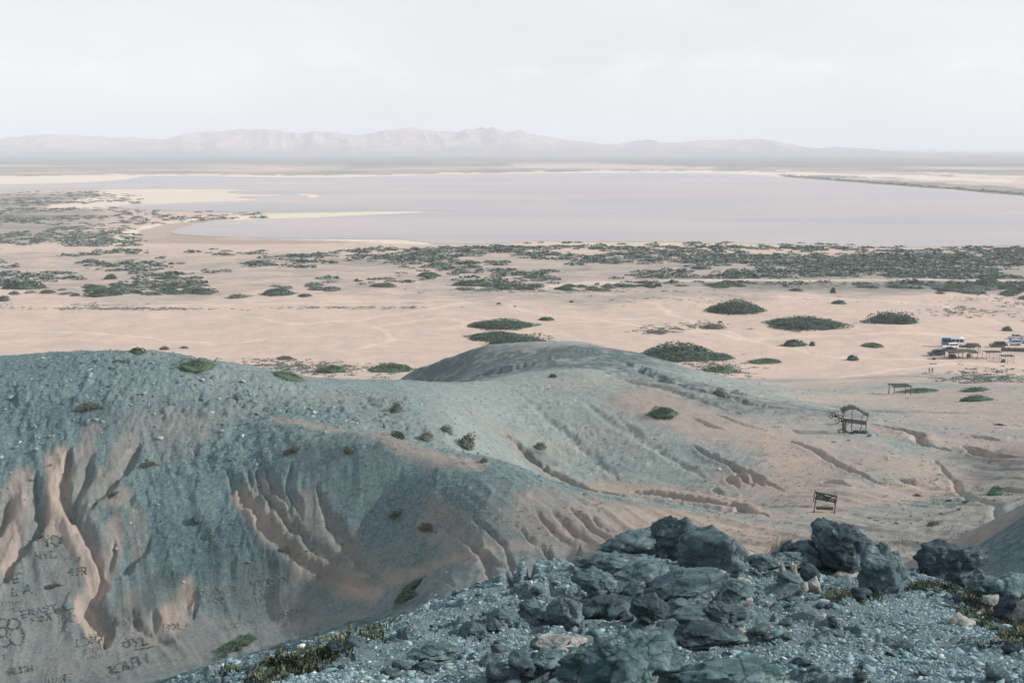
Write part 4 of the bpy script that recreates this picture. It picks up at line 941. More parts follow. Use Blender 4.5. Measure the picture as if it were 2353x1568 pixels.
# even over the ground: keep with weight D^3 so that far rows are not overfull
wgt = (cand[:, 1]/720)**2
nzv = fbm(cand[:, 0]/42, cand[:, 1]/42, 303, 4)
lim = 560+0*cand[:, 2]
front = 672-.012*(cand[:, 2]-1176)*0+6*np.sin(cand[:, 2]/170)-18*sst(900, 1300, cand[:, 2])*(1-sst(1900, 2352, cand[:, 2]))
dens = .25+nzv*1.25+.55*sst(1250, 2250, cand[:, 2])-.10*sst(500, 1000, cand[:, 2])*(1-sst(1100, 1400, cand[:, 2]))
dens *= 1-sst(front-14, front+14, cand[:, 3]); dens *= sst(563, 568, cand[:, 3]-3*sst(1400, 2352, cand[:, 2]))
track = np.interp(cand[:, 2], [1200, 1330, 1500, 2352], [672, 648, 643, 645]); dens *= np.where((np.abs(cand[:, 3]-track) < 4) & (cand[:, 2] > 1200), 0, 1)
ok = cand[cand[:, 4] < dens*wgt]
ok = ok[np.argsort(ok[:, 1])]
print('scrub', len(ok))
for i, c_ in enumerate(ok[:215]):
    o = link('scrub_bush', SH['bush' if rs.rand() < .6 else 'scrub'][rs.randint(3)], loc=(c_[0], c_[1], 0)); s = rs.uniform(1.4, 4.6)
    o.scale = (s*rs.uniform(1, 1.7), s, rs.uniform(.6, 1.5)); o.rotation_euler = (0, 0, rs.uniform(0, 6.28))
    tag(o, 'low dark bush in the near rows of the scrub belt below the lake', 'shrub', 'bushes of the scrub belt')
def mass(name, pts_, seed, m, smin, smax, hmin, hmax, nl=26):
    rs = np.random.RandomState(seed); k = len(pts_)
    v, f = ICO[1]; vv = v*np.array([1, 1, 1.]); vv[:, 2] = np.maximum(vv[:, 2], -.1)
    S = rs.uniform(smin, smax, k); Hh = rs.uniform(hmin, hmax, k)
    a = rs.uniform(0, 6.28, (k, nl)); r = np.sqrt(rs.rand(k, nl)); hgt = (1-r**1.6)*rs.uniform(.4, 1.1, (k, nl))
    cx_ = np.cos(a)*r; cy_ = np.sin(a)*r
    ctr = np.stack([cx_*S[:, None]*1.35, cy_*S[:, None], hgt*Hh[:, None]], -1)+pts_[:, None]
    q = np.array([[-1, -.4, -.3], [.6, -.8, .1], [.9, .5, .5], [-.4, .8, .2]])
    M = rotm(rs, k*nl).reshape(k, nl, 3, 3); ls = (S[:, None]*.30*rs.uniform(.6, 1.3, (k, nl)))
    V_ = np.einsum('knij,vj->knvi', M, q)*ls[..., None, None]*np.array([1, 1, .55])+ctr[:, :, None]
    return link(name, mesh_np(name, V_.reshape(-1, 3), np.arange(k*nl*4).reshape(-1, 4), [m], smooth=False))
P = np.stack([ok[215:, 0], ok[215:, 1], np.full(len(ok)-215, .1)], -1)
half = rs.rand(len(P)) < .45
M_S2 = island_mat('scrub_dark', [(0, (.035, .070, .062)), (.6, (.065, .112, .095)), (1, (.14, .19, .16))])
tag(mass('dark_scrub', P[half], 3, M_S2, 1.0, 5.0, .5, 1.8), kind='stuff'); tag(mass('grey_scrub', P[~half], 4, M_SCRUB, .8, 3.6, .4, 1.1), kind='stuff')
# scrub on the left shore flats and along the far dyke
pl = []
while len(pl) < 1250:
    px, py = rs.uniform(-100, 620), rs.uniform(440, 566); x, y = plain_pt(px, py)
    if rs.rand() > (y/1500)**1.2+.12: continue
    if inpoly(LP, np.array([px]), np.array([py]))[0] or inpoly(LP, np.array([px+25]), np.array([py+1]))[0]: continue
    if py > 468+.02*px and px < 620-abs(py-500)*2 or (px < 330 and py < 468):
        if px > 330 and py > 520 : continue
        if rs.rand() > .35+1.6*fbm(np.array([x/45]), np.array([y/70]), 8, 4)[0]: continue
        pl.append((x, y, .1))
for k in range(700):
    px = rs.uniform(1790, 2420); py = np.interp(px, [1790, 1976, 2176, 2352, 2420], [404.5, 419.5, 434.5, 449, 454])-abs(rs.normal(0, 2.2))-.6
    x, y = plain_pt(px, py); pl.append((x, y, .1))
for k in range(26):
    px = rs.uniform(1195, 1960); x, y = plain_pt(px, 557+rs.uniform(0, 6)); pl.append((x, y, .1))
pl = np.array(pl)
hf = rs.rand(len(pl)) < .33
tag(mass('shore_scrub', pl[hf], 5, M_S2, 1.0, 3.6, .5, 1.5), kind='stuff'); tag(mass('grey_shore_scrub', pl[~hf], 15, M_SCRUB, 1.0, 3.6, .4, 1.0), kind='stuff')
# creeping weeds on the near sand
pw = []
for (cx, cy, rx, ry, k) in [(2250,705,110,22,420),(100,700,160,6,140),(320,709,320,2.5,260),(800,706,200,2,90),(1520,758,60,9,90),(620,843,130,16,260),(760,848,160,14,180),(1780,905,130,18,220),(2270,870,90,22,260),(2050,655,300,8,260),(1620,748,60,9,80),(2180,600,10,2,5),(1700,690,300,10,90),(1640,850,90,22,200),(1300,668,300,5,120)]:
    for _ in range(k):
        px, py = rs.normal(cx, rx*.55), rs.normal(cy, ry*.55); x, y = hit2(px, py) if py > 720 else plain_pt(px, py); 
        if y > 250: pw.append((x, y, gz(x, y)+.03))
pw = np.array(pw)
tag(mass('creeping_weeds', pw, 9, M_SCRUB, .35, 1.1, .12, .35, 14), kind='stuff')
# sparse dark tufts on the hills and terraces
th_ = []
for _ in range(5200):
    px, py = rs.uniform(500, 2352), rs.uniform(850, 1290)
    if fbm(np.array([px/90]), np.array([py/45]), 12, 3)[0] < -.06: continue
    x, y = hit2(px, py)
    if 85 < y < 260: th_.append((x, y, gz(x, y)+.01))
th_ = np.array(th_); tag(mass('hill_tufts', th_, 10, M_LEAFB, .06, .26, .05, .16, 7), kind='stuff')
# weeds near the camera: right strip and left crest
def weeds(name, spots, seed, m, n_blade=24, hb=.05, label=None):
    rs = np.random.RandomState(seed); V_ = []; F_ = []
    for (x, y, z, s) in spots:
        for k in range(n_blade):
            a = rs.uniform(0, 6.28); r = rs.uniform(0, .14)*s; h = hb*s*rs.uniform(.4, 1.2); ln = rs.uniform(.1, .9)*h; w_ = .007+.008*rs.rand()*s
            bx_, by_ = x+math.cos(a)*r, y+math.sin(a)*r; pa = a+1.57
            n0 = len(V_); V_ += [(bx_-math.cos(pa)*w_, by_-math.sin(pa)*w_, z-.02), (bx_+math.cos(pa)*w_, by_+math.sin(pa)*w_, z-.02),
                   (bx_+math.cos(a)*ln*.5+math.cos(pa)*w_*1.6, by_+math.sin(a)*ln*.5+math.sin(pa)*w_*1.6, z+h*.7), (bx_+math.cos(a)*ln, by_+math.sin(a)*ln, z+h)]
            F_.append((n0, n0+1, n0+2, n0+3))
    me = bpy.data.meshes.new(name); me.from_pydata(V_, [], F_); me.materials.append(m); me.update(); return link(name, me)
M_WEED = island_mat('weed_leaves', [(0, (.025, .042, .032)), (.5, (.05, .075, .048)), (.85, (.095, .11, .07)), (1, (.22, .21, .15))])
sp_ = []
for (P0, P1, wd, k) in [((2150,1335),(2260,1400),20,70),((2240,1385),(2360,1460),30,150),((600,1550),(760,1500),17,40),((740,1500),(880,1440),12,50),((560,1560),(700,1520),16,50),((1900,1372),(2010,1368),8,50),((2060,1350),(2180,1345),8,60)]:
    for _ in range(k):
        t_ = rs.rand(); px = P0[0]+(P1[0]-P0[0])*t_+rs.normal(0, wd); py = P0[1]+(P1[1]-P0[1])*t_+rs.normal(0, wd*.7)
        x, y = hit2(px, py)
        if y < 34: sp_.append((x, y, gz(x, y), rs.uniform(.5, 1.3)))
tag(weeds('ground_weeds', sp_, 31, M_WEED), kind='stuff')
# dry grass tuft leaning to the right between the boulders
M_DRY = island_mat('dry_grass', [(0, (.10, .11, .085)), (.5, (.22, .21, .16)), (1, (.36, .33, .25))])
x, y = ray(1782, 1270)[0]*24.6, 24.6; z = gz(x, y); V_ = []; F_ = []
for k in range(260):
    bx_, by_ = rs.normal(0, .10), rs.normal(0, .08); h = rs.uniform(.25, .85); ln = rs.uniform(.1, .75)*h; sd = rs.normal(0, .12)
    n0 = len(V_)
    for q in range(5):
        t_ = q/4; w_ = .006*(1-t_)+.0015; V_ += [(bx_+ln*t_**1.8-w_, by_+sd*t_, h*t_), (bx_+ln*t_**1.8+w_, by_+sd*t_, h*t_)]
        if q: F_.append((n0+2*q-2, n0+2*q-1, n0+2*q+1, n0+2*q))
me = bpy.data.meshes.new('grass_tuft'); me.from_pydata(V_, [], F_); me.materials.append(M_DRY); me.update()
tag(link('grass_tuft', me, loc=(x, y, z-.03)), 'dry grass tuft blown to the right between the two boulder groups', 'grass tuft')

# ------------------------------------------------------------------ writing laid out in dark stones on the sand slope
GL = {'A':[[(0,0),(.5,1),(1,0)],[(.22,.4),(.78,.4)]],'B':[[(0,0),(0,1),(.7,1),(.9,.78),(.7,.53),(0,.53)],[(.7,.53),(1,.28),(.75,0),(0,0)]],'C':[[(1,.9),(.6,1),(.1,.8),(0,.4),(.3,0),(1,.05)]],
 'D':[[(0,0),(0,1),(.6,1),(1,.6),(.9,.2),(.5,0),(0,0)]],'E':[[(1,1),(0,1),(0,0),(1,0)],[(0,.52),(.8,.52)]],'F':[[(1,1),(0,1),(0,0)],[(0,.55),(.7,.55)]],'G':[[(1,.85),(.6,1),(.1,.8),(0,.3),(.4,0),(1,.1),(1,.45),(.6,.45)]],
 'H':[[(0,0),(0,1)],[(1,0),(1,1)],[(0,.5),(1,.5)]],'I':[[(.5,0),(.5,1)]],'J':[[(.9,1),(.9,.2),(.5,0),(.1,.2)]],'K':[[(0,0),(0,1)],[(.95,1),(0,.42),(1,0)]],'L':[[(0,1),(0,0),(.9,0)]],
 'M':[[(0,0),(0,1),(.5,.4),(1,1),(1,0)]],'N':[[(0,0),(0,1),(1,0),(1,1)]],'O':[[(.5,0),(0,.3),(0,.75),(.5,1),(1,.75),(1,.3),(.5,0)]],'P':[[(0,0),(0,1),(.8,.95),(.95,.7),(.7,.48),(0,.48)]],
 'R':[[(0,0),(0,1),(.8,.95),(.95,.7),(.7,.48),(0,.48)],[(.45,.48),(1,0)]],'S':[[(1,.85),(.5,1),(.05,.75),(.9,.3),(.5,0),(0,.12)]],'T':[[(0,1),(1,1)],[(.5,1),(.5,0)]],'U':[[(0,1),(0,.2),(.5,0),(1,.2),(1,1)]],
 'X':[[(0,0),(1,1)],[(0,1),(1,0)]],'Y':[[(0,1),(.5,.5),(1,1)],[(.5,.5),(.5,0)]],'Z':[[(0,1),(1,1),(0,0),(1,0)]],'V':[[(0,1),(.5,0),(1,1)]],'3':[[(0,1),(1,.95),(.4,.55),(1,.3),(.5,0),(0,.1)]],'4':[[(.7,0),(.7,1),(0,.35),(1,.35)]],'7':[[(0,1),(1,1),(.4,0)]]}
M_LET = island_mat('letter_stones', [(0, (.03, .05, .055)), (1, (.09, .12, .12))])
M_LET2 = island_mat('dull_letter_stones', [(0, (.085, .11, .11)), (1, (.19, .215, .20))])
def stones_along(name, strokes, th, m, seed, label):
    rs = np.random.RandomState(seed); P = []; S = []
    for st in strokes:
        w_ = [hit2(a, b) for a, b in st]
        for (x0, y0), (x1, y1) in zip(w_[:-1], w_[1:]):
            d = math.hypot(x1-x0, y1-y0)
            if d > 9: continue
            k = max(int(d/(th*.75)), 1)
            for q in range(k+1):
                x = x0+(x1-x0)*q/k+rs.normal(0, th*.16); y = y0+(y1-y0)*q/k+rs.normal(0, th*.16)
                P.append((x, y, gz(x, y)+th*.1)); S.append(th*rs.uniform(.32, .75))
    o = scatter(name, np.array(P), np.array(S), m, seed, 1, .5)
    return tag(o, label, 'writing', 'writing laid out on the sandy slopes')
def word(txt, x0, y0, x1, y1, h, label, th=.24, m=None, seed=1, curv=0):
    st = []; nch = len(txt); dx, dy = (x1-x0)/nch, (y1-y0)/nch; ln = math.hypot(dx, dy); ux, uy = dx/ln, dy/ln
    rs_ = np.random.RandomState(seed)
    for i, ch in enumerate(txt):
        if ch == ' ': continue
        ox, oy = x0+dx*i, y0+dy*i; cw = ln*.68; hh_ = h*rs_.uniform(.9, 1.1)
        for s_ in GL[ch]: st.append([(ox+a*cw*ux+b*hh_*uy*.6, oy+a*cw*uy-b*hh_) for a, b in s_])
    stones_along('stone_writing', st, th, m or M_LET, seed, label)
word('NO',90,1256,150,1256,23,'large word NO laid in dark stones at the top of the sand slope',.24,seed=1)
word('NYL',82,1284,136,1280,15,'word NYL under the large NO on the sand slope',.2,seed=2)
word('IUUIS',140,1281,190,1288,6,'small wavering marks right of the word NYL',.13,seed=3,m=M_LET2)
word('4IR',160,1322,204,1320,14,'letters 4IR at the right side of the sand slope',.18,seed=4)
word('7',122,1340,142,1338,14,'single 7 in the middle of the sand slope',.16,seed=5,m=M_LET2)
word('E',32,1338,54,1338,17,'single letter E at the left side of the sand slope',.2,seed=6)
word('LA',30,1369,82,1362,18,'word LA below the single letter E',.23,seed=7)
word('CRITTET',-4,1393,54,1388,8,'small faint word CRITTET above the ring drawing',.13,seed=8,m=M_LET2)
word('PIPER',4,1404,50,1402,7,'small faint word PIPER above the ring drawing',.12,seed=9,m=M_LET2)
word('ERASY',52,1420,136,1399,14,'word ERASY climbing to the right above FOX',.2,seed=10)
word('FOX',74,1433,124,1422,14,'word FOX under ERASY',.2,seed=11)
word('LILY',137,1420,170,1417,12,'word LILY right of FOX',.15,seed=12,m=M_LET2)
word('LUKEL',137,1431,184,1426,11,'word LUKEL under LILY',.15,seed=13,m=M_LET2)
word('LXO',178,1485,242,1474,15,'word LXO near the end of the dark gully',.2,seed=14)
word('CO',193,1466,226,1463,9,'faint letters CO above LXO',.14,seed=15,m=M_LET2)
word('PALMA',193,1502,248,1489,10,'faint word PALMA below LXO',.14,seed=16,m=M_LET2)
word('MERY',203,1517,256,1503,9,'faint word MERY under PALMA',.14,seed=17,m=M_LET2)
word('NAINO',273,1439,330,1431,13,'word NAINO right of the dark gully',.16,seed=18,m=M_LET2)
word('3',306,1455,322,1454,11,'figure 3 under NAINO',.15,seed=19,m=M_LET2)
word('OYL',284,1489,352,1478,16,'word OYL above KABI',.22,seed=20)
stones_along('stone_writing',[[(312,1492),(334,1489),(352,1486)]],.2,M_LET,21,'single stone line underlining OYL')
word('KABI',258,1549,356,1517,20,'large word KABI low on the sand slope',.24,seed=22)
word('MARI',377,1480,418,1468,9,'faint word MARI right of OYL',.14,seed=23,m=M_LET2)
word('HOLA',377,1450,444,1440,13,'word HOLA under the tan rills of the lower slope',.17,seed=24,m=M_LET2)
word('GLEN',20,1550,80,1538,12,'word GLEN near the lower left corner',.19,seed=25)
word('E',150,1564,172,1561,15,'letter E cut by the bottom edge of the photo',.2,seed=26)
word('JRE',98,1570,148,1566,10,'letters JRE at the bottom edge of the photo',.17,seed=27,m=M_LET2)
word('DEIMER',461,1370,548,1358,12,'word DEIMER engraved on the dark lower slope',.15,seed=28,m=M_LET2)
word('HERNAN',580,1346,664,1330,11,'word HERNAN high on the dark lower slope',.15,seed=29,m=M_LET2)
word('DE',494,1386,522,1383,13,'word DE under DEIMER',.16,seed=30,m=M_LET2)
word('TLANO',572,1368,642,1350,12,'word TLANO under HERNAN',.15,seed=31,m=M_LET2)
word('ALVARO',560,1390,640,1366,10,'faint word ALVARO under TLANO',.14,seed=32,m=M_LET2)
word('OSCAR',634,1424,708,1402,12,'word OSCAR at the right end of the lower slope',.15,seed=33,m=M_LET2)
word('KCO',520,1448,584,1432,10,'letters KCO above the oval plant mat',.16,seed=34,m=M_LET2)
word('LON',487,1262,535,1254,9,'faint word LON on the dark face of the left hill',.13,seed=35,m=M_LET2)
word('EDUA',470,1240,526,1230,9,'faint word EDUA above LON on the left hill',.13,seed=36,m=M_LET2)
word('V I',-6,1520,16,1514,10,'mark like a V at the left edge',.17,seed=37)
rings = []
for (cx, cy, r0, r1) in [(8,1432,13,11),(32,1434,15,13),(40,1462,17,20),(6,1452,11,10),(10,1474,14,13)]:
    rings.append([(cx+r0*math.cos(a*math.pi/9), cy+r1*math.sin(a*math.pi/9)) for a in range(19)])
stones_along('stone_drawing', rings, .19, M_LET, 38, 'drawing of overlapping stone rings at the left edge of the sand slope')

# ------------------------------------------------------------------ built things
class MB:
    def __init__(s): s.v = []; s.f = []
    def box(s, c, d, rz=0, taper=1.0, ry=0):
        a = math.cos(rz); b = math.sin(rz); n0 = len(s.v)
        for z in (-1, 1):
            for x, y in ((-1, -1), (1, -1), (1, 1), (-1, 1)):
                k = taper if z > 0 else 1; X_, Y_ = x*d[0]/2*k, y*d[1]/2*k
                s.v.append((c[0]+X_*a-Y_*b, c[1]+X_*b+Y_*a, c[2]+z*d[2]/2))
        s.f += [tuple(n0+i for i in q) for q in ((3,2,1,0),(4,5,6,7),(0,1,5,4),(1,2,6,5),(2,3,7,6),(3,0,4,7))]; return s
    def tube(s, pts_, r, n=7, caps=True):
        pts_ = [Vector(p) for p in pts_]; rr = r if isinstance(r, (list, tuple)) else [r]*len(pts_); n0 = len(s.v)
        for i, p in enumerate(pts_):
            d = (pts_[min(i+1, len(pts_)-1)]-pts_[max(i-1, 0)]).normalized(); u = d.orthogonal().normalized() if abs(d.z) < .9 else Vector((1, 0, 0)); u = (u-d*u.dot(d)).normalized(); w = d.cross(u)
            for k in range(n):
                a = 6.28318*k/n; s.v.append(tuple(p+(u*math.cos(a)+w*math.sin(a))*rr[i]))
        for i in range(len(pts_)-1):
            for k in range(n): s.f.append((n0+i*n+k, n0+i*n+(k+1) % n, n0+(i+1)*n+(k+1) % n, n0+(i+1)*n+k))
        if caps: s.f.append(tuple(n0+k for k in range(n))[::-1]); s.f.append(tuple(n0+(len(pts_)-1)*n+k for k in range(n)))
        return s
    def prism(s, prof, y0, y1, inset=0):
        """side outline (x, z) pushed from y0 to y1"""
        n0 = len(s.v); n = len(prof); s.v += [(x, y0, z) for x, z in prof]+[(x, y1, z) for x, z in prof]
        s.f += [tuple(n0+k for k in range(n)), tuple(n0+n+k for k in range(n))[::-1]]
        for k in range(n): s.f.append((n0+k, n0+n+k, n0+n+(k+1) % n, n0+(k+1) % n))
        return s
    def build(s, name, m, parent=None, bevel=0, loc=None, smooth=False):
        me = bpy.data.meshes.new(name); me.from_pydata(s.v, [], s.f); me.materials.append(m)
        bm = bmesh.new(); bm.from_mesh(me); bmesh.ops.recalc_face_normals(bm, faces=bm.faces); 
        if bevel: bmesh.ops.bevel(bm, geom=bm.edges[:], offset=bevel, segments=2, affect='EDGES')
        bm.to_mesh(me); bm.free()
        if smooth:
            for p_ in me.polygons: p_.use_smooth = True
        return link(name, me, parent, loc)
M_WOOD = mat('grey_driftwood', (.115, .115, .105), .9, .1, noise=(9, (.055, .06, .06), .4, .65))
M_THATCH = mat('dry_thatch', (.12, .125, .11), .95, .05, noise=(6, (.06, .07, .068), .4, .6), bump=(18, .8, .05))
M_GLASS = mat('dark_glass', (.012, .018, .024), .12, .5)
M_TYRE = mat('tyre', (.018, .018, .02), .85, .2); M_RIM = mat('rim', (.30, .31, .33), .4, .5, metallic=.4)
def paint_m(n_, c): return mat(n_, c, .35, .5)
P_WHITE = paint_m('white_paint', (.78, .79, .80)); P_NAVY = paint_m('navy_paint', (.022, .035, .055)); P_SILV = paint_m('silver_paint', (.33, .39, .43)); P_BLUE = paint_m('blue_paint', (.09, .17, .26))
P_MAR = paint_m('maroon_paint', (.04, .022, .032)); P_BLACK = paint_m('black_paint', (.02, .025, .032)); P_PALE = paint_m('pale_blue_paint', (.35, .45, .52))
def wheels(root, xs, half, r, w):
    for x_ in xs:
        for sg in (-1, 1):
            t_ = MB().tube([(x_, sg*half-w/2, r), (x_, sg*half-w*.42, r), (x_, sg*half+w*.42, r), (x_, sg*half+w/2, r)], [r*.9, r, r, r*.9], 18).build('wheel', M_TYRE, root)
            MB().tube([(x_, sg*(half+w*.5), r), (x_, sg*(half+w*.54), r)], [r*.55, r*.5], 12).build('rim', M_RIM, t_)
def car(px, py, D, rz, kind, paint, label, cat, zz=None, sc=1.0):
    x = ray(px, py)[0]*D; z = gz(x, D)
    o = empty({'suv': 'parked_suv', 'sedan': 'parked_car', 'pickup': 'pickup_truck'}[kind], (x, D, z-.02), rz, label, cat, 'vehicles parked on the sand flat')
    o.scale = (sc,)*3
    Lh = {'suv': 2.35, 'sedan': 2.25, 'pickup': 2.6}[kind]; Wd = .90
    if kind == 'suv':
        body = [(-2.35,.42),(-2.38,1.02),(-2.30,1.12),(1.0,1.12),(1.35,1.06),(2.28,.96),(2.38,.80),(2.36,.42)]
        cab = [(-2.25,1.12),(-2.08,1.72),(-1.9,1.80),(.35,1.80),(.62,1.74),(1.25,1.12)]
    elif kind == 'sedan':
        body = [(-2.25,.35),(-2.28,.85),(-2.15,.98),(.9,1.0),(1.3,.93),(2.1,.80),(2.26,.68),(2.24,.35)]
        cab = [(-1.75,.98),(-1.15,1.42),(-.85,1.47),(.1,1.46),(.4,1.40),(1.15,.98)]
    else:
        body = [(-2.6,.50),(-2.62,1.08),(-.55,1.08),(-.55,1.12),(1.3,1.12),(1.6,1.06),(2.45,.98),(2.6,.82),(2.58,.48)]
        cab = [(-.85,1.10),(-.72,1.70),(-.55,1.77),(.55,1.77),(.8,1.70),(1.45,1.12)]
    b = MB().prism(body, -Wd, Wd).build('body', paint, o, .07)
    MB().prism(cab, -Wd*.86, Wd*.86).build('cabin', paint, o, .06)
    xs_ = [p_[0] for p_ in cab]; z0 = cab[0][1]+.07; z1 = max(p_[1] for p_ in cab)-.12
    xa, xb = xs_[1]+.05, xs_[-2]-.02; n_w = 3 if kind == 'suv' else 2
    for sg in (-1, 1):
        wdt = (xb-xa)/n_w
        for k in range(n_w):
            MB().prism([(xa+k*wdt-(.1 if k == 0 else 0), z0), (xa+k*wdt, z1), (xa+(k+1)*wdt-.07, z1), (xa+(k+1)*wdt-.07+(.3 if k == n_w-1 else 0), z0)], sg*Wd*.872-.012, sg*Wd*.872+.012).build('side_window', M_GLASS, o)
    def pane(pA, pB, nm):
        dx, dz = pB[0]-pA[0], pB[1]-pA[1]; ln = math.hypot(dx, dz); nx_, nz_ = (dz/ln, -dx/ln) if (dx < 0) == (nm == 'windscreen') else (-dz/ln, dx/ln)
        a0 = (pA[0]+dx*.12+nx_*.03, pA[1]+dz*.12+nz_*.03); a1 = (pA[0]+dx*.9+nx_*.03, pA[1]+dz*.9+nz_*.03)
        MB().prism([a0, a1, (a1[0]-nx_*.05, a1[1]-nz_*.05), (a0[0]-nx_*.05, a0[1]-nz_*.05)], -Wd*.74, Wd*.74).build(nm, M_GLASS, o)
    pane(cab[-1], cab[-2], 'windscreen'); pane(cab[0], cab[1], 'rear_window')
    if kind == 'pickup': MB().box((-1.65, 0, 1.04), (1.75, 1.5, .12)).build('load_bed', M_TYRE, o)
    for sg in (-1, 1):
        MB().box((body[-2][0]-.06, sg*.66, .80), (.12, .32, .16)).build('headlight', P_WHITE, o)
        MB().box((body[0][0]+.01, sg*.74, .85), (.10, .16, .24)).build('tail_light', P_MAR, o)
    wheels(o, (-Lh*.62, Lh*.62), Wd-.08, .36 if kind != 'sedan' else .32, .24)
    return o
def Dat(py): return plain_pt(PCX, py)[1]
car(2150, 816, Dat(817), R(188), 'suv', P_NAVY, 'dark navy suv parked alone at the left of the big palm roof', 'suv', sc=1.08)
car(2183, 799, Dat(801), R(186), 'suv', P_WHITE, 'white suv standing in front of the blue and white bus', 'suv')
car(2179, 805, Dat(807), R(170), 'sedan', P_MAR, 'dark maroon car between the white suv and the palm roof', 'car')
car(2225, 796, Dat(798), R(175), 'sedan', P_NAVY, 'dark car behind the palm roof, right of the bus', 'car')
car(2291, 794, Dat(796), R(184), 'suv', P_BLACK, 'black suv left of the pale suv by the brush fence', 'suv', sc=1.05)
car(2327, 790, Dat(792), R(178), 'suv', P_PALE, 'pale suv with a white rear behind the brush fence', 'suv', sc=1.05)
car(2334, 775, Dat(777), R(184), 'pickup', P_SILV, 'silver pickup farthest back in the right parking row', 'pickup')
car(2362, 785, Dat(787), R(182), 'pickup', P_BLUE, 'blue grey pickup cut by the right edge of the photo', 'pickup')
# bus
D = Dat(796.5); x = ray(2188, 796)[0]*D
bus = empty('coach_bus', (x, D, gz(x, D)-.02), R(-9), 'blue and white coach parked behind the white suv', 'bus', 'vehicles parked on the sand flat')
MB().prism([(-3.7,.45),(-3.75,2.9),(-3.6,3.05),(3.0,3.05),(3.4,2.9),(3.75,1.5),(3.75,.45)], -1.15, 1.15).build('body', P_WHITE, bus, .1)
MB().prism([(-3.72,.6),(-3.72,2.98),(-1.1,2.98),(-.2,.6)], -1.165, -1.10).build('side_panel', P_BLUE, bus)
MB().prism([(-3.72,.6),(-3.72,2.98),(-1.1,2.98),(-.2,.6)], 1.10, 1.165).build('side_panel', P_BLUE, bus)
for sg in (-1, 1):
    for k in range(5): MB().prism([(-3.3+k*1.28,1.7),(-3.3+k*1.28,2.55),(-2.15+k*1.28,2.55),(-2.15+k*1.28,1.7)], sg*1.18-.02, sg*1.18+.02).build('side_window', M_GLASS, bus)
MB().prism([(3.70,1.72),(3.42,2.78),(3.47,2.80),(3.75,1.74)], -1.0, 1.0).build('windscreen', M_GLASS, bus)
MB().box((-.5, 0, 3.13), (5.2, 1.7, .12)).build('roof_rack', P_PALE, bus)
for sg in (-1, 1): MB().box((3.76, sg*.8, .8), (.06, .3, .2)).build('headlight', P_PALE, bus)
wheels(bus, (-2.3, 2.2), 1.02, .46, .28)

def crooked(p0, p1, r, rs_, n_=6, am=.06):
    p0, p1 = Vector(p0), Vector(p1); pt = [p0.lerp(p1, k/(n_-1))+Vector((rs_.normal(0, am), rs_.normal(0, am), 0))*(0 if k in (0, n_-1) else 1) for k in range(n_)]
    return MB().tube(pt, [r*(1.1-.3*k/(n_-1)) for k in range(n_)], 6)
def ramada(px, py, D, w, d, h, rz, label, roof='flat', nx_=3, seed=1, thick=.12, extra=None, post=.06, am=.05):
    x = ray(px, py)[0]*D; z = gz(x, D); rs_ = np.random.RandomState(seed)
    o = empty('ramada', (x, D, z), rz, label, 'shelter')
    for i in range(nx_):
        for j in range(2):
            X_, Y_ = -w/2+w*i/(nx_-1), -d/2+d*j
            wx = x+X_*math.cos(rz)-Y_*math.sin(rz); wy = D+X_*math.sin(rz)+Y_*math.cos(rz); zb = gz(wx, wy)-z-.1
            crooked((X_+rs_.normal(0, .05), Y_, zb), (X_, Y_, h), post, rs_, am=am).build('post', M_WOOD, o, smooth=True)
    for j in range(2): crooked((-w/2-.2, -d/2+d*j, h), (w/2+.2, -d/2+d*j, h), post, rs_, am=.03).build('beam', M_WOOD, o, smooth=True)
    # ragged roof: sticks and palm thatch
    mb = MB(); ns = int(w/.16)
    for k in range(ns):
        X_ = -w/2-.1+(w+.2)*k/ns
        hump = {'flat': 0, 'arch': .55*math.sin(math.pi*k/ns), 'palm': .35*math.sin(math.pi*k/ns)}[roof]
        mb.tube([(X_+rs_.normal(0, .03), -d/2-rs_.uniform(.1, .35), h+.08+hump), (X_+rs_.normal(0, .05), 0, h+.10+hump+(.45 if roof == 'palm' else .1)), (X_+rs_.normal(0, .03), d/2+rs_.uniform(.1, .35), h+.08+hump)], thick*rs_.uniform(.4, .9), 5)
    if roof != 'lattice':
        for k in range(int(w*5)):
            a = rs_.uniform(-w/2, w/2); b_ = rs_.uniform(-d/2, d/2); hump = {'flat': 0, 'arch': .55*math.sin(math.pi*(a/w+.5)), 'palm': .35*math.sin(math.pi*(a/w+.5))}[roof]+(.45 if roof == 'palm' else .1)*(1-abs(b_)/d*2)
            mb.tube([(a-.5, b_, h+.14+hump), (a+.5, b_+rs_.normal(0, .2), h+.12+hump+rs_.normal(0, .05))], thick*.6, 5)
    mb.build('thatch_roof', M_THATCH, o)
    return o
Dm = Dat(822)
o = ramada(2206, 824, Dat(824), 8.8, 3.4, 1.8, R(3), 'largest palm roofed shelter in the parking place with a low pitched roof', 'palm', 4, 3, .22, post=.11)
for k, (a, b_) in enumerate([(-3.2, 0), (-2.4, -.6), (2.6, .2)]):
    MB().box((a, b_, .6), (1.0, .8, 1.2)).build('counter', M_WOOD, o, .05)
MB().box((.6, -2.15, 2.0), (1.4, .12, .35)).build('sign_board', mat('pale_board', (.55, .47, .42)), o, .01)
ramada(2236, 808, Dat(808), 3.2, 2.4, 1.9, R(-8), 'ragged dark roofed hut behind the largest palm roof', 'palm', 2, 5, .25, post=.1)
ramada(2277, 823, Dat(823), 4.6, 2.6, 2.1, R(4), 'stick shelter between the largest palm roof and the smallest one', 'flat', 3, 7, .09)
ramada(2311, 832, Dat(832), 3.6, 2.2, 2.0, R(-4), 'small bare framed shelter nearest the right edge of the photo', 'flat', 3, 9, .08)
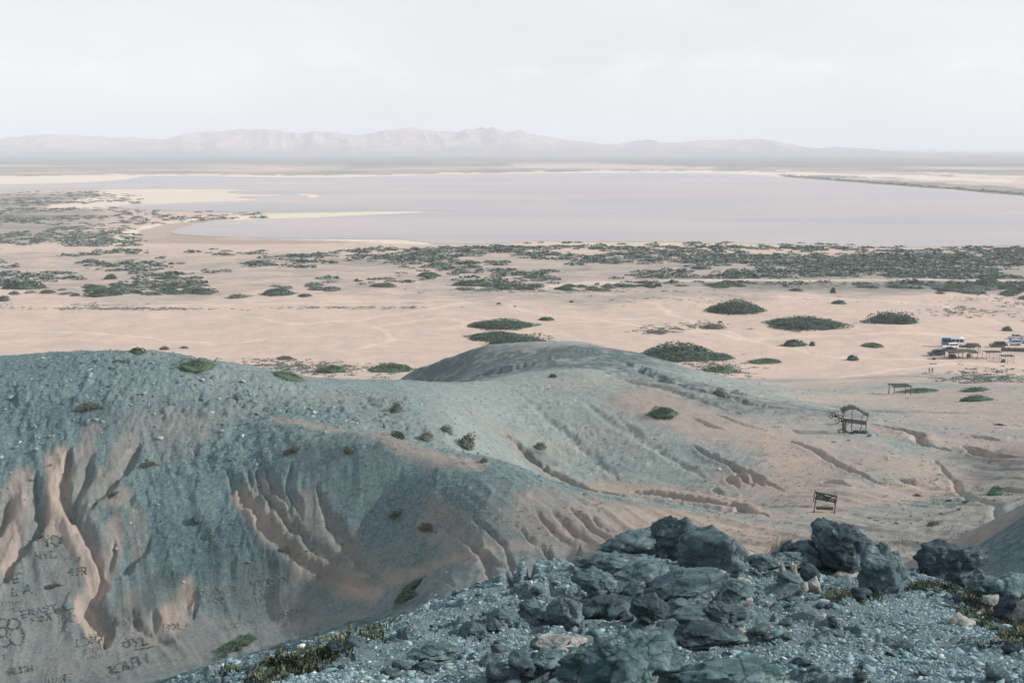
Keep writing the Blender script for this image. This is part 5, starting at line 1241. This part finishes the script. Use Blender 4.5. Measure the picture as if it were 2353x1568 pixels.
ramada(2066, 906, hit2(2066, 906)[1], 3.5, 2.4, 1.85, R(6), 'low flat shelter alone on the sand beside the green bush', 'flat', 2, 11, .12, post=.09)
# brush fence
Df = Dat(806); xa = ray(2300, 803)[0]*Df; fe = empty('brush_fence', (xa, Df, gz(xa, Df)), R(-14), 'low brush fence of upright sticks below the pale suv', 'fence')
mb = MB(); rs_ = np.random.RandomState(4)
for k in range(120): mb.tube([(k*.085, rs_.normal(0, .03), -.2), (k*.085+rs_.normal(0, .03), rs_.normal(0, .05), 1.25+rs_.normal(0, .08))], .06, 5)
mb.build('brush_panel', M_THATCH, fe)
for k in range(6): crooked((k*2, .1, -.2), (k*2, .1, 1.5), .06, rs_).build('post', M_WOOD, fe)
# drum, log and bundle near the parking place
x, y = hit2(2145, 826); tag(MB().tube([(0,0,0),(0,0,.03),(0,0,.5),(0,0,.52)], [.42,.45,.45,.40], 16).build('tyre_planter', M_TYRE, loc=(x, y, gz(x, y))), 'dark round tub on the sand in front of the navy suv', 'tub')
x, y = hit2(2142, 836); tag(crooked((-.9,0,.1),(.9,-.9,.12),.11,rs_).build('log', M_WOOD, loc=(x, y, gz(x, y))), 'short log lying on the sand above the two walkers', 'log')
pv_, f = rock_verts(611, 3, nplanes=8); x, y = hit2(2303, 832); tag(link('bundle', mesh_np('bundle', pv_*np.array([.75, .5, .75]), f, [M_RDARK]), loc=(x, y-.4, gz(x, y)+.3)), 'dark heap under the small bare framed shelter', 'heap')
# power pole of the small white post by the cars
x, y = hit2(2313, 793); tag(MB().box((0,0,.45),(.55,.5,.9)).build('water_drum', P_WHITE, loc=(x, y-1.2, gz(x, y-1.2)), bevel=.06), 'small white water container beside the pale suv', 'container')

# hill ramada with crooked trunks, slatted counter, and the two motorcycles
hx, hy = hit2(1955, 992); hz_ = gz(hx, hy); rs_ = np.random.RandomState(21)
hr = empty('hill_ramada', (hx, hy, hz_), R(-8), 'crooked driftwood shelter with an arched roof and slatted rail on the terrace', 'shelter')
pxm = math.sqrt(hx*hx+hy*hy+(H-hz_)**2)/FPX     # metres per photo pixel there
def HP(a, b, y_=0): return ((a-1955)*pxm, y_, (1000-b)*pxm*1.04)   # frame drawn over the ground at py 1000..
base = 995
def hp(a, b, y_=0): return ((a-1955)*pxm, y_, (base-b)*pxm*1.05)
for (a, b_, yy) in [((1934,995),(1936,948),-.6),((1984,998),(1986,951),-.6),((1958,993),(1957,943),.9),((1940,992),(1938,950),.9),((1976,994),(1981,952),.9)]:
    crooked(hp(*a, yy)[:2]+(-.3,), hp(*b_, yy), .055, rs_, 8, .06).build('post', M_WOOD, hr, smooth=True)
for (a, b_, am_) in [((1930,995),(1938,966),.13),((1939,996),(1937,966),.08),((1945,996),(1941,966),.11)]:
    crooked(hp(*a, -.5), hp(*b_, -.5), .10, rs_, 9, am_).build('trunk', M_WOOD, hr, smooth=True)
mb = MB()
for k in range(26):
    t_ = k/25; px1 = 1932+56*t_; py1 = 952-11*math.sin(math.pi*min(1, t_*1.15+.02))+(4*t_)
    mb.tube([hp(px1, py1, -.95+rs_.normal(0, .06)), hp(px1+rs_.normal(0, 1), py1-2, 1.15+rs_.normal(0, .06))], .05, 5)
for k in range(8):
    yy = -.9+k*.28; mb.tube([hp(1932+56*q/8, 952-11*math.sin(math.pi*min(1, q/8*1.15+.02))+4*q/8, yy) for q in range(9)], .035, 5)
mb.build('stick_roof', M_THATCH, hr)
mb = MB()
for k in range(5): mb.tube([hp(1938, 964+k*1.8, -.75), hp(1984, 968+k*1.8, -.75)], .05, 5)
for k in range(9): mb.tube([hp(1942+k*5.0, 963+k*.5, -.8), hp(1942+k*5.0, 973+k*.5, -.8)], .04, 5)
mb.build('slatted_rail', M_WOOD, hr)
mb = MB()
for k in range(12): mb.tube([hp(1938+k*4, 969+k*.4, -.8), hp(1938+k*4, 969+k*.4, .3)], .05, 5)
mb.build('shelf', M_WOOD, hr)
M_TANK = paint_m('yellow_paint', (.55, .42, .06))
def motorcycle(px, py, D, rz, label):
    x = ray(px, py)[0]*D; z = gz(x, D); o = empty('motorcycle', (x, D, z), rz, label, 'motorcycle', 'motorcycles beside the driftwood shelter')
    for x_ in (-.66, .68):
        ring = [(x_+.29*math.cos(a*math.pi/10), 0, .32+.29*math.sin(a*math.pi/10)) for a in range(21)]
        w_ = MB().tube(ring, .05, 7, False).build('wheel', M_TYRE, o, smooth=True)
        mb = MB()
        for a in range(8): mb.tube([(x_, 0, .32), (x_+.26*math.cos(a*math.pi/4), 0, .32+.26*math.sin(a*math.pi/4))], .008, 4)
        mb.build('spokes', M_RIM, w_)
    MB().tube([(-.66,0,.32),(-.3,0,.42),(.1,0,.38),(.35,0,.55),(.42,0,.92)], .04, 6).tube([(-.5,0,.75),(0,0,.78),(.42,0,.92)], .03, 6).build('frame', P_BLACK, o)
    MB().box((.02,0,.42),(.42,.26,.34)).build('engine', M_TYRE, o, .05)
    MB().prism([(.0,.74),(.02,.92),(.25,1.0),(.44,.92),(.42,.78)], -.12, .12).build('fuel_tank', M_TANK, o, .04)
    MB().prism([(-.75,.82),(-.7,.92),(.0,.88),(.02,.76),(-.5,.74)], -.11, .11).build('seat', P_BLACK, o, .03)
    for sg in (-1, 1): MB().tube([(.68,sg*.06,.32),(.44,sg*.07,.98)], .022, 6).build('fork', M_RIM, o)
    MB().tube([(.38,-.38,1.08),(.44,-.1,1.02),(.44,.1,1.02),(.38,.38,1.08)], .018, 6).build('handlebar', P_BLACK, o)
    MB().box((.52,0,.92),(.10,.2,.2)).build('headlight', P_WHITE, o, .03); MB().box((-.78,0,.62),(.02,.22,.18)).build('number_plate', P_WHITE, o)
    return o
_, dmo = hit2(1921, 962); motorcycle(1919, 962, dmo, R(-28), 'black motorcycle with yellow tank, farther from the driftwood shelter')
_, dmo = hit2(1934, 974); motorcycle(1934, 974, dmo, R(-35), 'black and yellow motorcycle touching the driftwood shelter')
for k, (px, py, s) in enumerate([(1966,999,.42),(1976,1000,.55),(1986,1002,.5),(1996,1008,.35),(1957,1001,.3),(1947,1000,.25)]):
    x, y = hit2(px, py-6); pv_, f = rock_verts(700+k, 3, nplanes=8)
    tag(link('rock', mesh_np('rock', pv_*np.array([s, s*.8, s*.7]), f, [M_RDARK]), loc=(x, y, gz(x, y)+s*.15)), 'dark rock in the heap at the foot of the driftwood shelter', 'rock', 'rocks at the foot of the driftwood shelter')

# driftwood stand on the near terrace
sx0, sy0 = hit2(1895, 1176); sz0 = gz(sx0, sy0); pm = math.sqrt(sx0**2+sy0**2+(H-sz0)**2)/FPX; rs_ = np.random.RandomState(33)
st = empty('driftwood_stand', (sx0, sy0, sz0), R(-6), 'open frame of dark driftwood with netting hung between two poles on the pale terrace', 'stand')
def sp2(a, b, y_=0): return ((a-1895)*pm, y_, (1180-b)*pm*1.05)
crooked(sp2(1871,1184), sp2(1876,1137), .06, rs_, 6, .02).build('post', M_WOOD, st, smooth=True)
crooked(sp2(1915,1190), sp2(1918,1142), .065, rs_, 6, .02).build('post', M_WOOD, st, smooth=True)
crooked(sp2(1874,1166,1.1), sp2(1875,1138,1.1), .05, rs_, 6, .02).build('post', M_WOOD, st, smooth=True)
crooked(sp2(1919,1170,1.1), sp2(1920,1143,1.1), .05, rs_, 6, .02).build('post', M_WOOD, st, smooth=True)
M_DW = mat('dark_driftwood', (.03, .04, .045), .9, .1, noise=(7, (.07, .08, .08), .45, .7))
for (a, b_, r_) in [((1872,1137),(1919,1145),.10),((1872,1150),(1918,1158),.11),((1874,1139),(1902,1150),.08),((1884,1142),(1917,1154),.08),((1874,1148),(1890,1140),.07),((1898,1148),(1916,1144),.07)]:
    crooked(sp2(*a, -.05), sp2(*b_, .05), r_, rs_, 8, .04).build('rail', M_DW, st, smooth=True)
mb = MB()
for k in range(30):
    a = rs_.uniform(1874, 1914); b_ = 1141+(a-1874)*.17+rs_.uniform(0, 5); mb.tube([sp2(a, b_, -.06), sp2(a+rs_.normal(0, 3), b_+rs_.uniform(4, 9), .06)], .045, 5)
mb.build('netting', M_DW, st)
MB().box(sp2(1895,1173,.3), (1.7, .35, .30), 0).build('bench', M_WOOD, st, .04)
x, y = hit2(1892, 1170); tag(crooked((-.35,-.1,.05),(.42,.3,.34),.045,rs_).build('driftwood_branch', M_RPALE, loc=(x, y-.2, gz(x, y-.2)+.15)), 'pale dry branch leaning under the open driftwood frame', 'branch')
for k, (px, py) in enumerate([(2000,1190),(2014,1196)]):
    x, y = hit2(px, py); tag(crooked((-.3,.15,.04),(.35,-.2,.06),.05,rs_).build('stick', M_WOOD, loc=(x, y, gz(x, y))), ('left' if k == 0 else 'right')+' one of two short sticks on the pale terrace right of the open frame', 'stick')

# ------------------------------------------------------------------ two walkers
def skin_obj(name, jts, edges, m, parent, root=0):
    me = bpy.data.meshes.new(name); me.from_pydata([j[0] for j in jts], edges, []); me.materials.append(m)
    o = link(name, me, parent); sk_ = o.modifiers.new('skin', 'SKIN'); sk_.use_smooth_shade = True
    for i, j in enumerate(jts): me.skin_vertices[0].data[i].radius = (j[1], j[1]*.85) if not isinstance(j[1], tuple) else j[1]
    me.skin_vertices[0].data[root].use_root = True
    s_ = o.modifiers.new('sub', 'SUBSURF'); s_.levels = 1; s_.render_levels = 2; return o
M_SKIN = mat('skin', (.20, .12, .08), .6); M_HAIR = mat('hair', (.012, .01, .01), .6)
def person(px, py, label, shirt, trousers, seed, rz):
    x, y = hit2(px, py); z = gz(x, y); o = empty('person', (x, y, z), rz, label, 'person', 'two people walking on the sand')
    s = 1 if seed % 2 else -1; st_ = .17
    J = [((0,0,.93),.105),((0,0,1.12),.10),((0,0,1.36),(.15,.10)),((0,0,1.47),.055),((0,.005,1.55),.06),((0,.01,1.64),.082),((0,.01,1.70),.06),
         ((.10,0,.90),.085),((.11,st_*s*.6,.50),.055),((.11,st_*s-.02,.09),.04),((.11,st_*s+.13,.04),.035),
         ((-.10,0,.90),.085),((-.11,-st_*s*.3,.50),.055),((-.11,-st_*s-.06,.10),.04),((-.11,-st_*s+.10,.04),.035),
         ((.19,0,1.38),.055),((.24,-.05*s,1.12),.042),((.25,.06*s,.88),.034),((.25,.09*s,.78),.03),
         ((-.19,0,1.38),.055),((-.24,.05*s,1.12),.042),((-.25,-.03*s,.88),.034),((-.25,-.04*s,.78),.03)]
    E = [(0,1),(1,2),(2,3),(3,4),(4,5),(5,6),(0,7),(7,8),(8,9),(9,10),(0,11),(11,12),(12,13),(13,14),(2,15),(15,16),(16,17),(17,18),(2,19),(19,20),(20,21),(21,22)]
    skin_obj('body', J, E, M_SKIN, o)
    T = [0, 1, 2, 15, 16, 19, 20]; mp_ = {k: i for i, k in enumerate(T)}
    g = lambda r: tuple(q+.018 for q in r) if isinstance(r, tuple) else r+.018
    skin_obj('shirt', [(J[k][0], g(J[k][1])) for k in T], [(mp_[a], mp_[b]) for a, b in E if a in mp_ and b in mp_], shirt, o)
    T = [0, 7, 8, 9, 11, 12, 13]; mp2_ = {k: i for i, k in enumerate(T)}
    skin_obj('trousers', [(J[k][0], g(J[k][1])) for k in T], [(mp2_[a], mp2_[b]) for a, b in E if a in mp2_ and b in mp2_], trousers, o)
    v, f = ICO[2]; link('hair', mesh_np('hair', v*np.array([.088, .10, .09])+np.array([0, -.015, 1.68]), f, [M_HAIR]), o)
    return o
person(2134, 857.5, 'left walker in a dark grey green shirt and dark trousers', mat('grey_green_cloth', (.06, .08, .075)), mat('dark_cloth', (.02, .025, .03)), 1, R(20))
person(2141, 857.5, 'right walker dressed all in black', mat('black_cloth', (.012, .016, .02)), mat('black_trousers', (.012, .014, .018)), 2, R(10))
print('objects', len(bpy.data.objects))
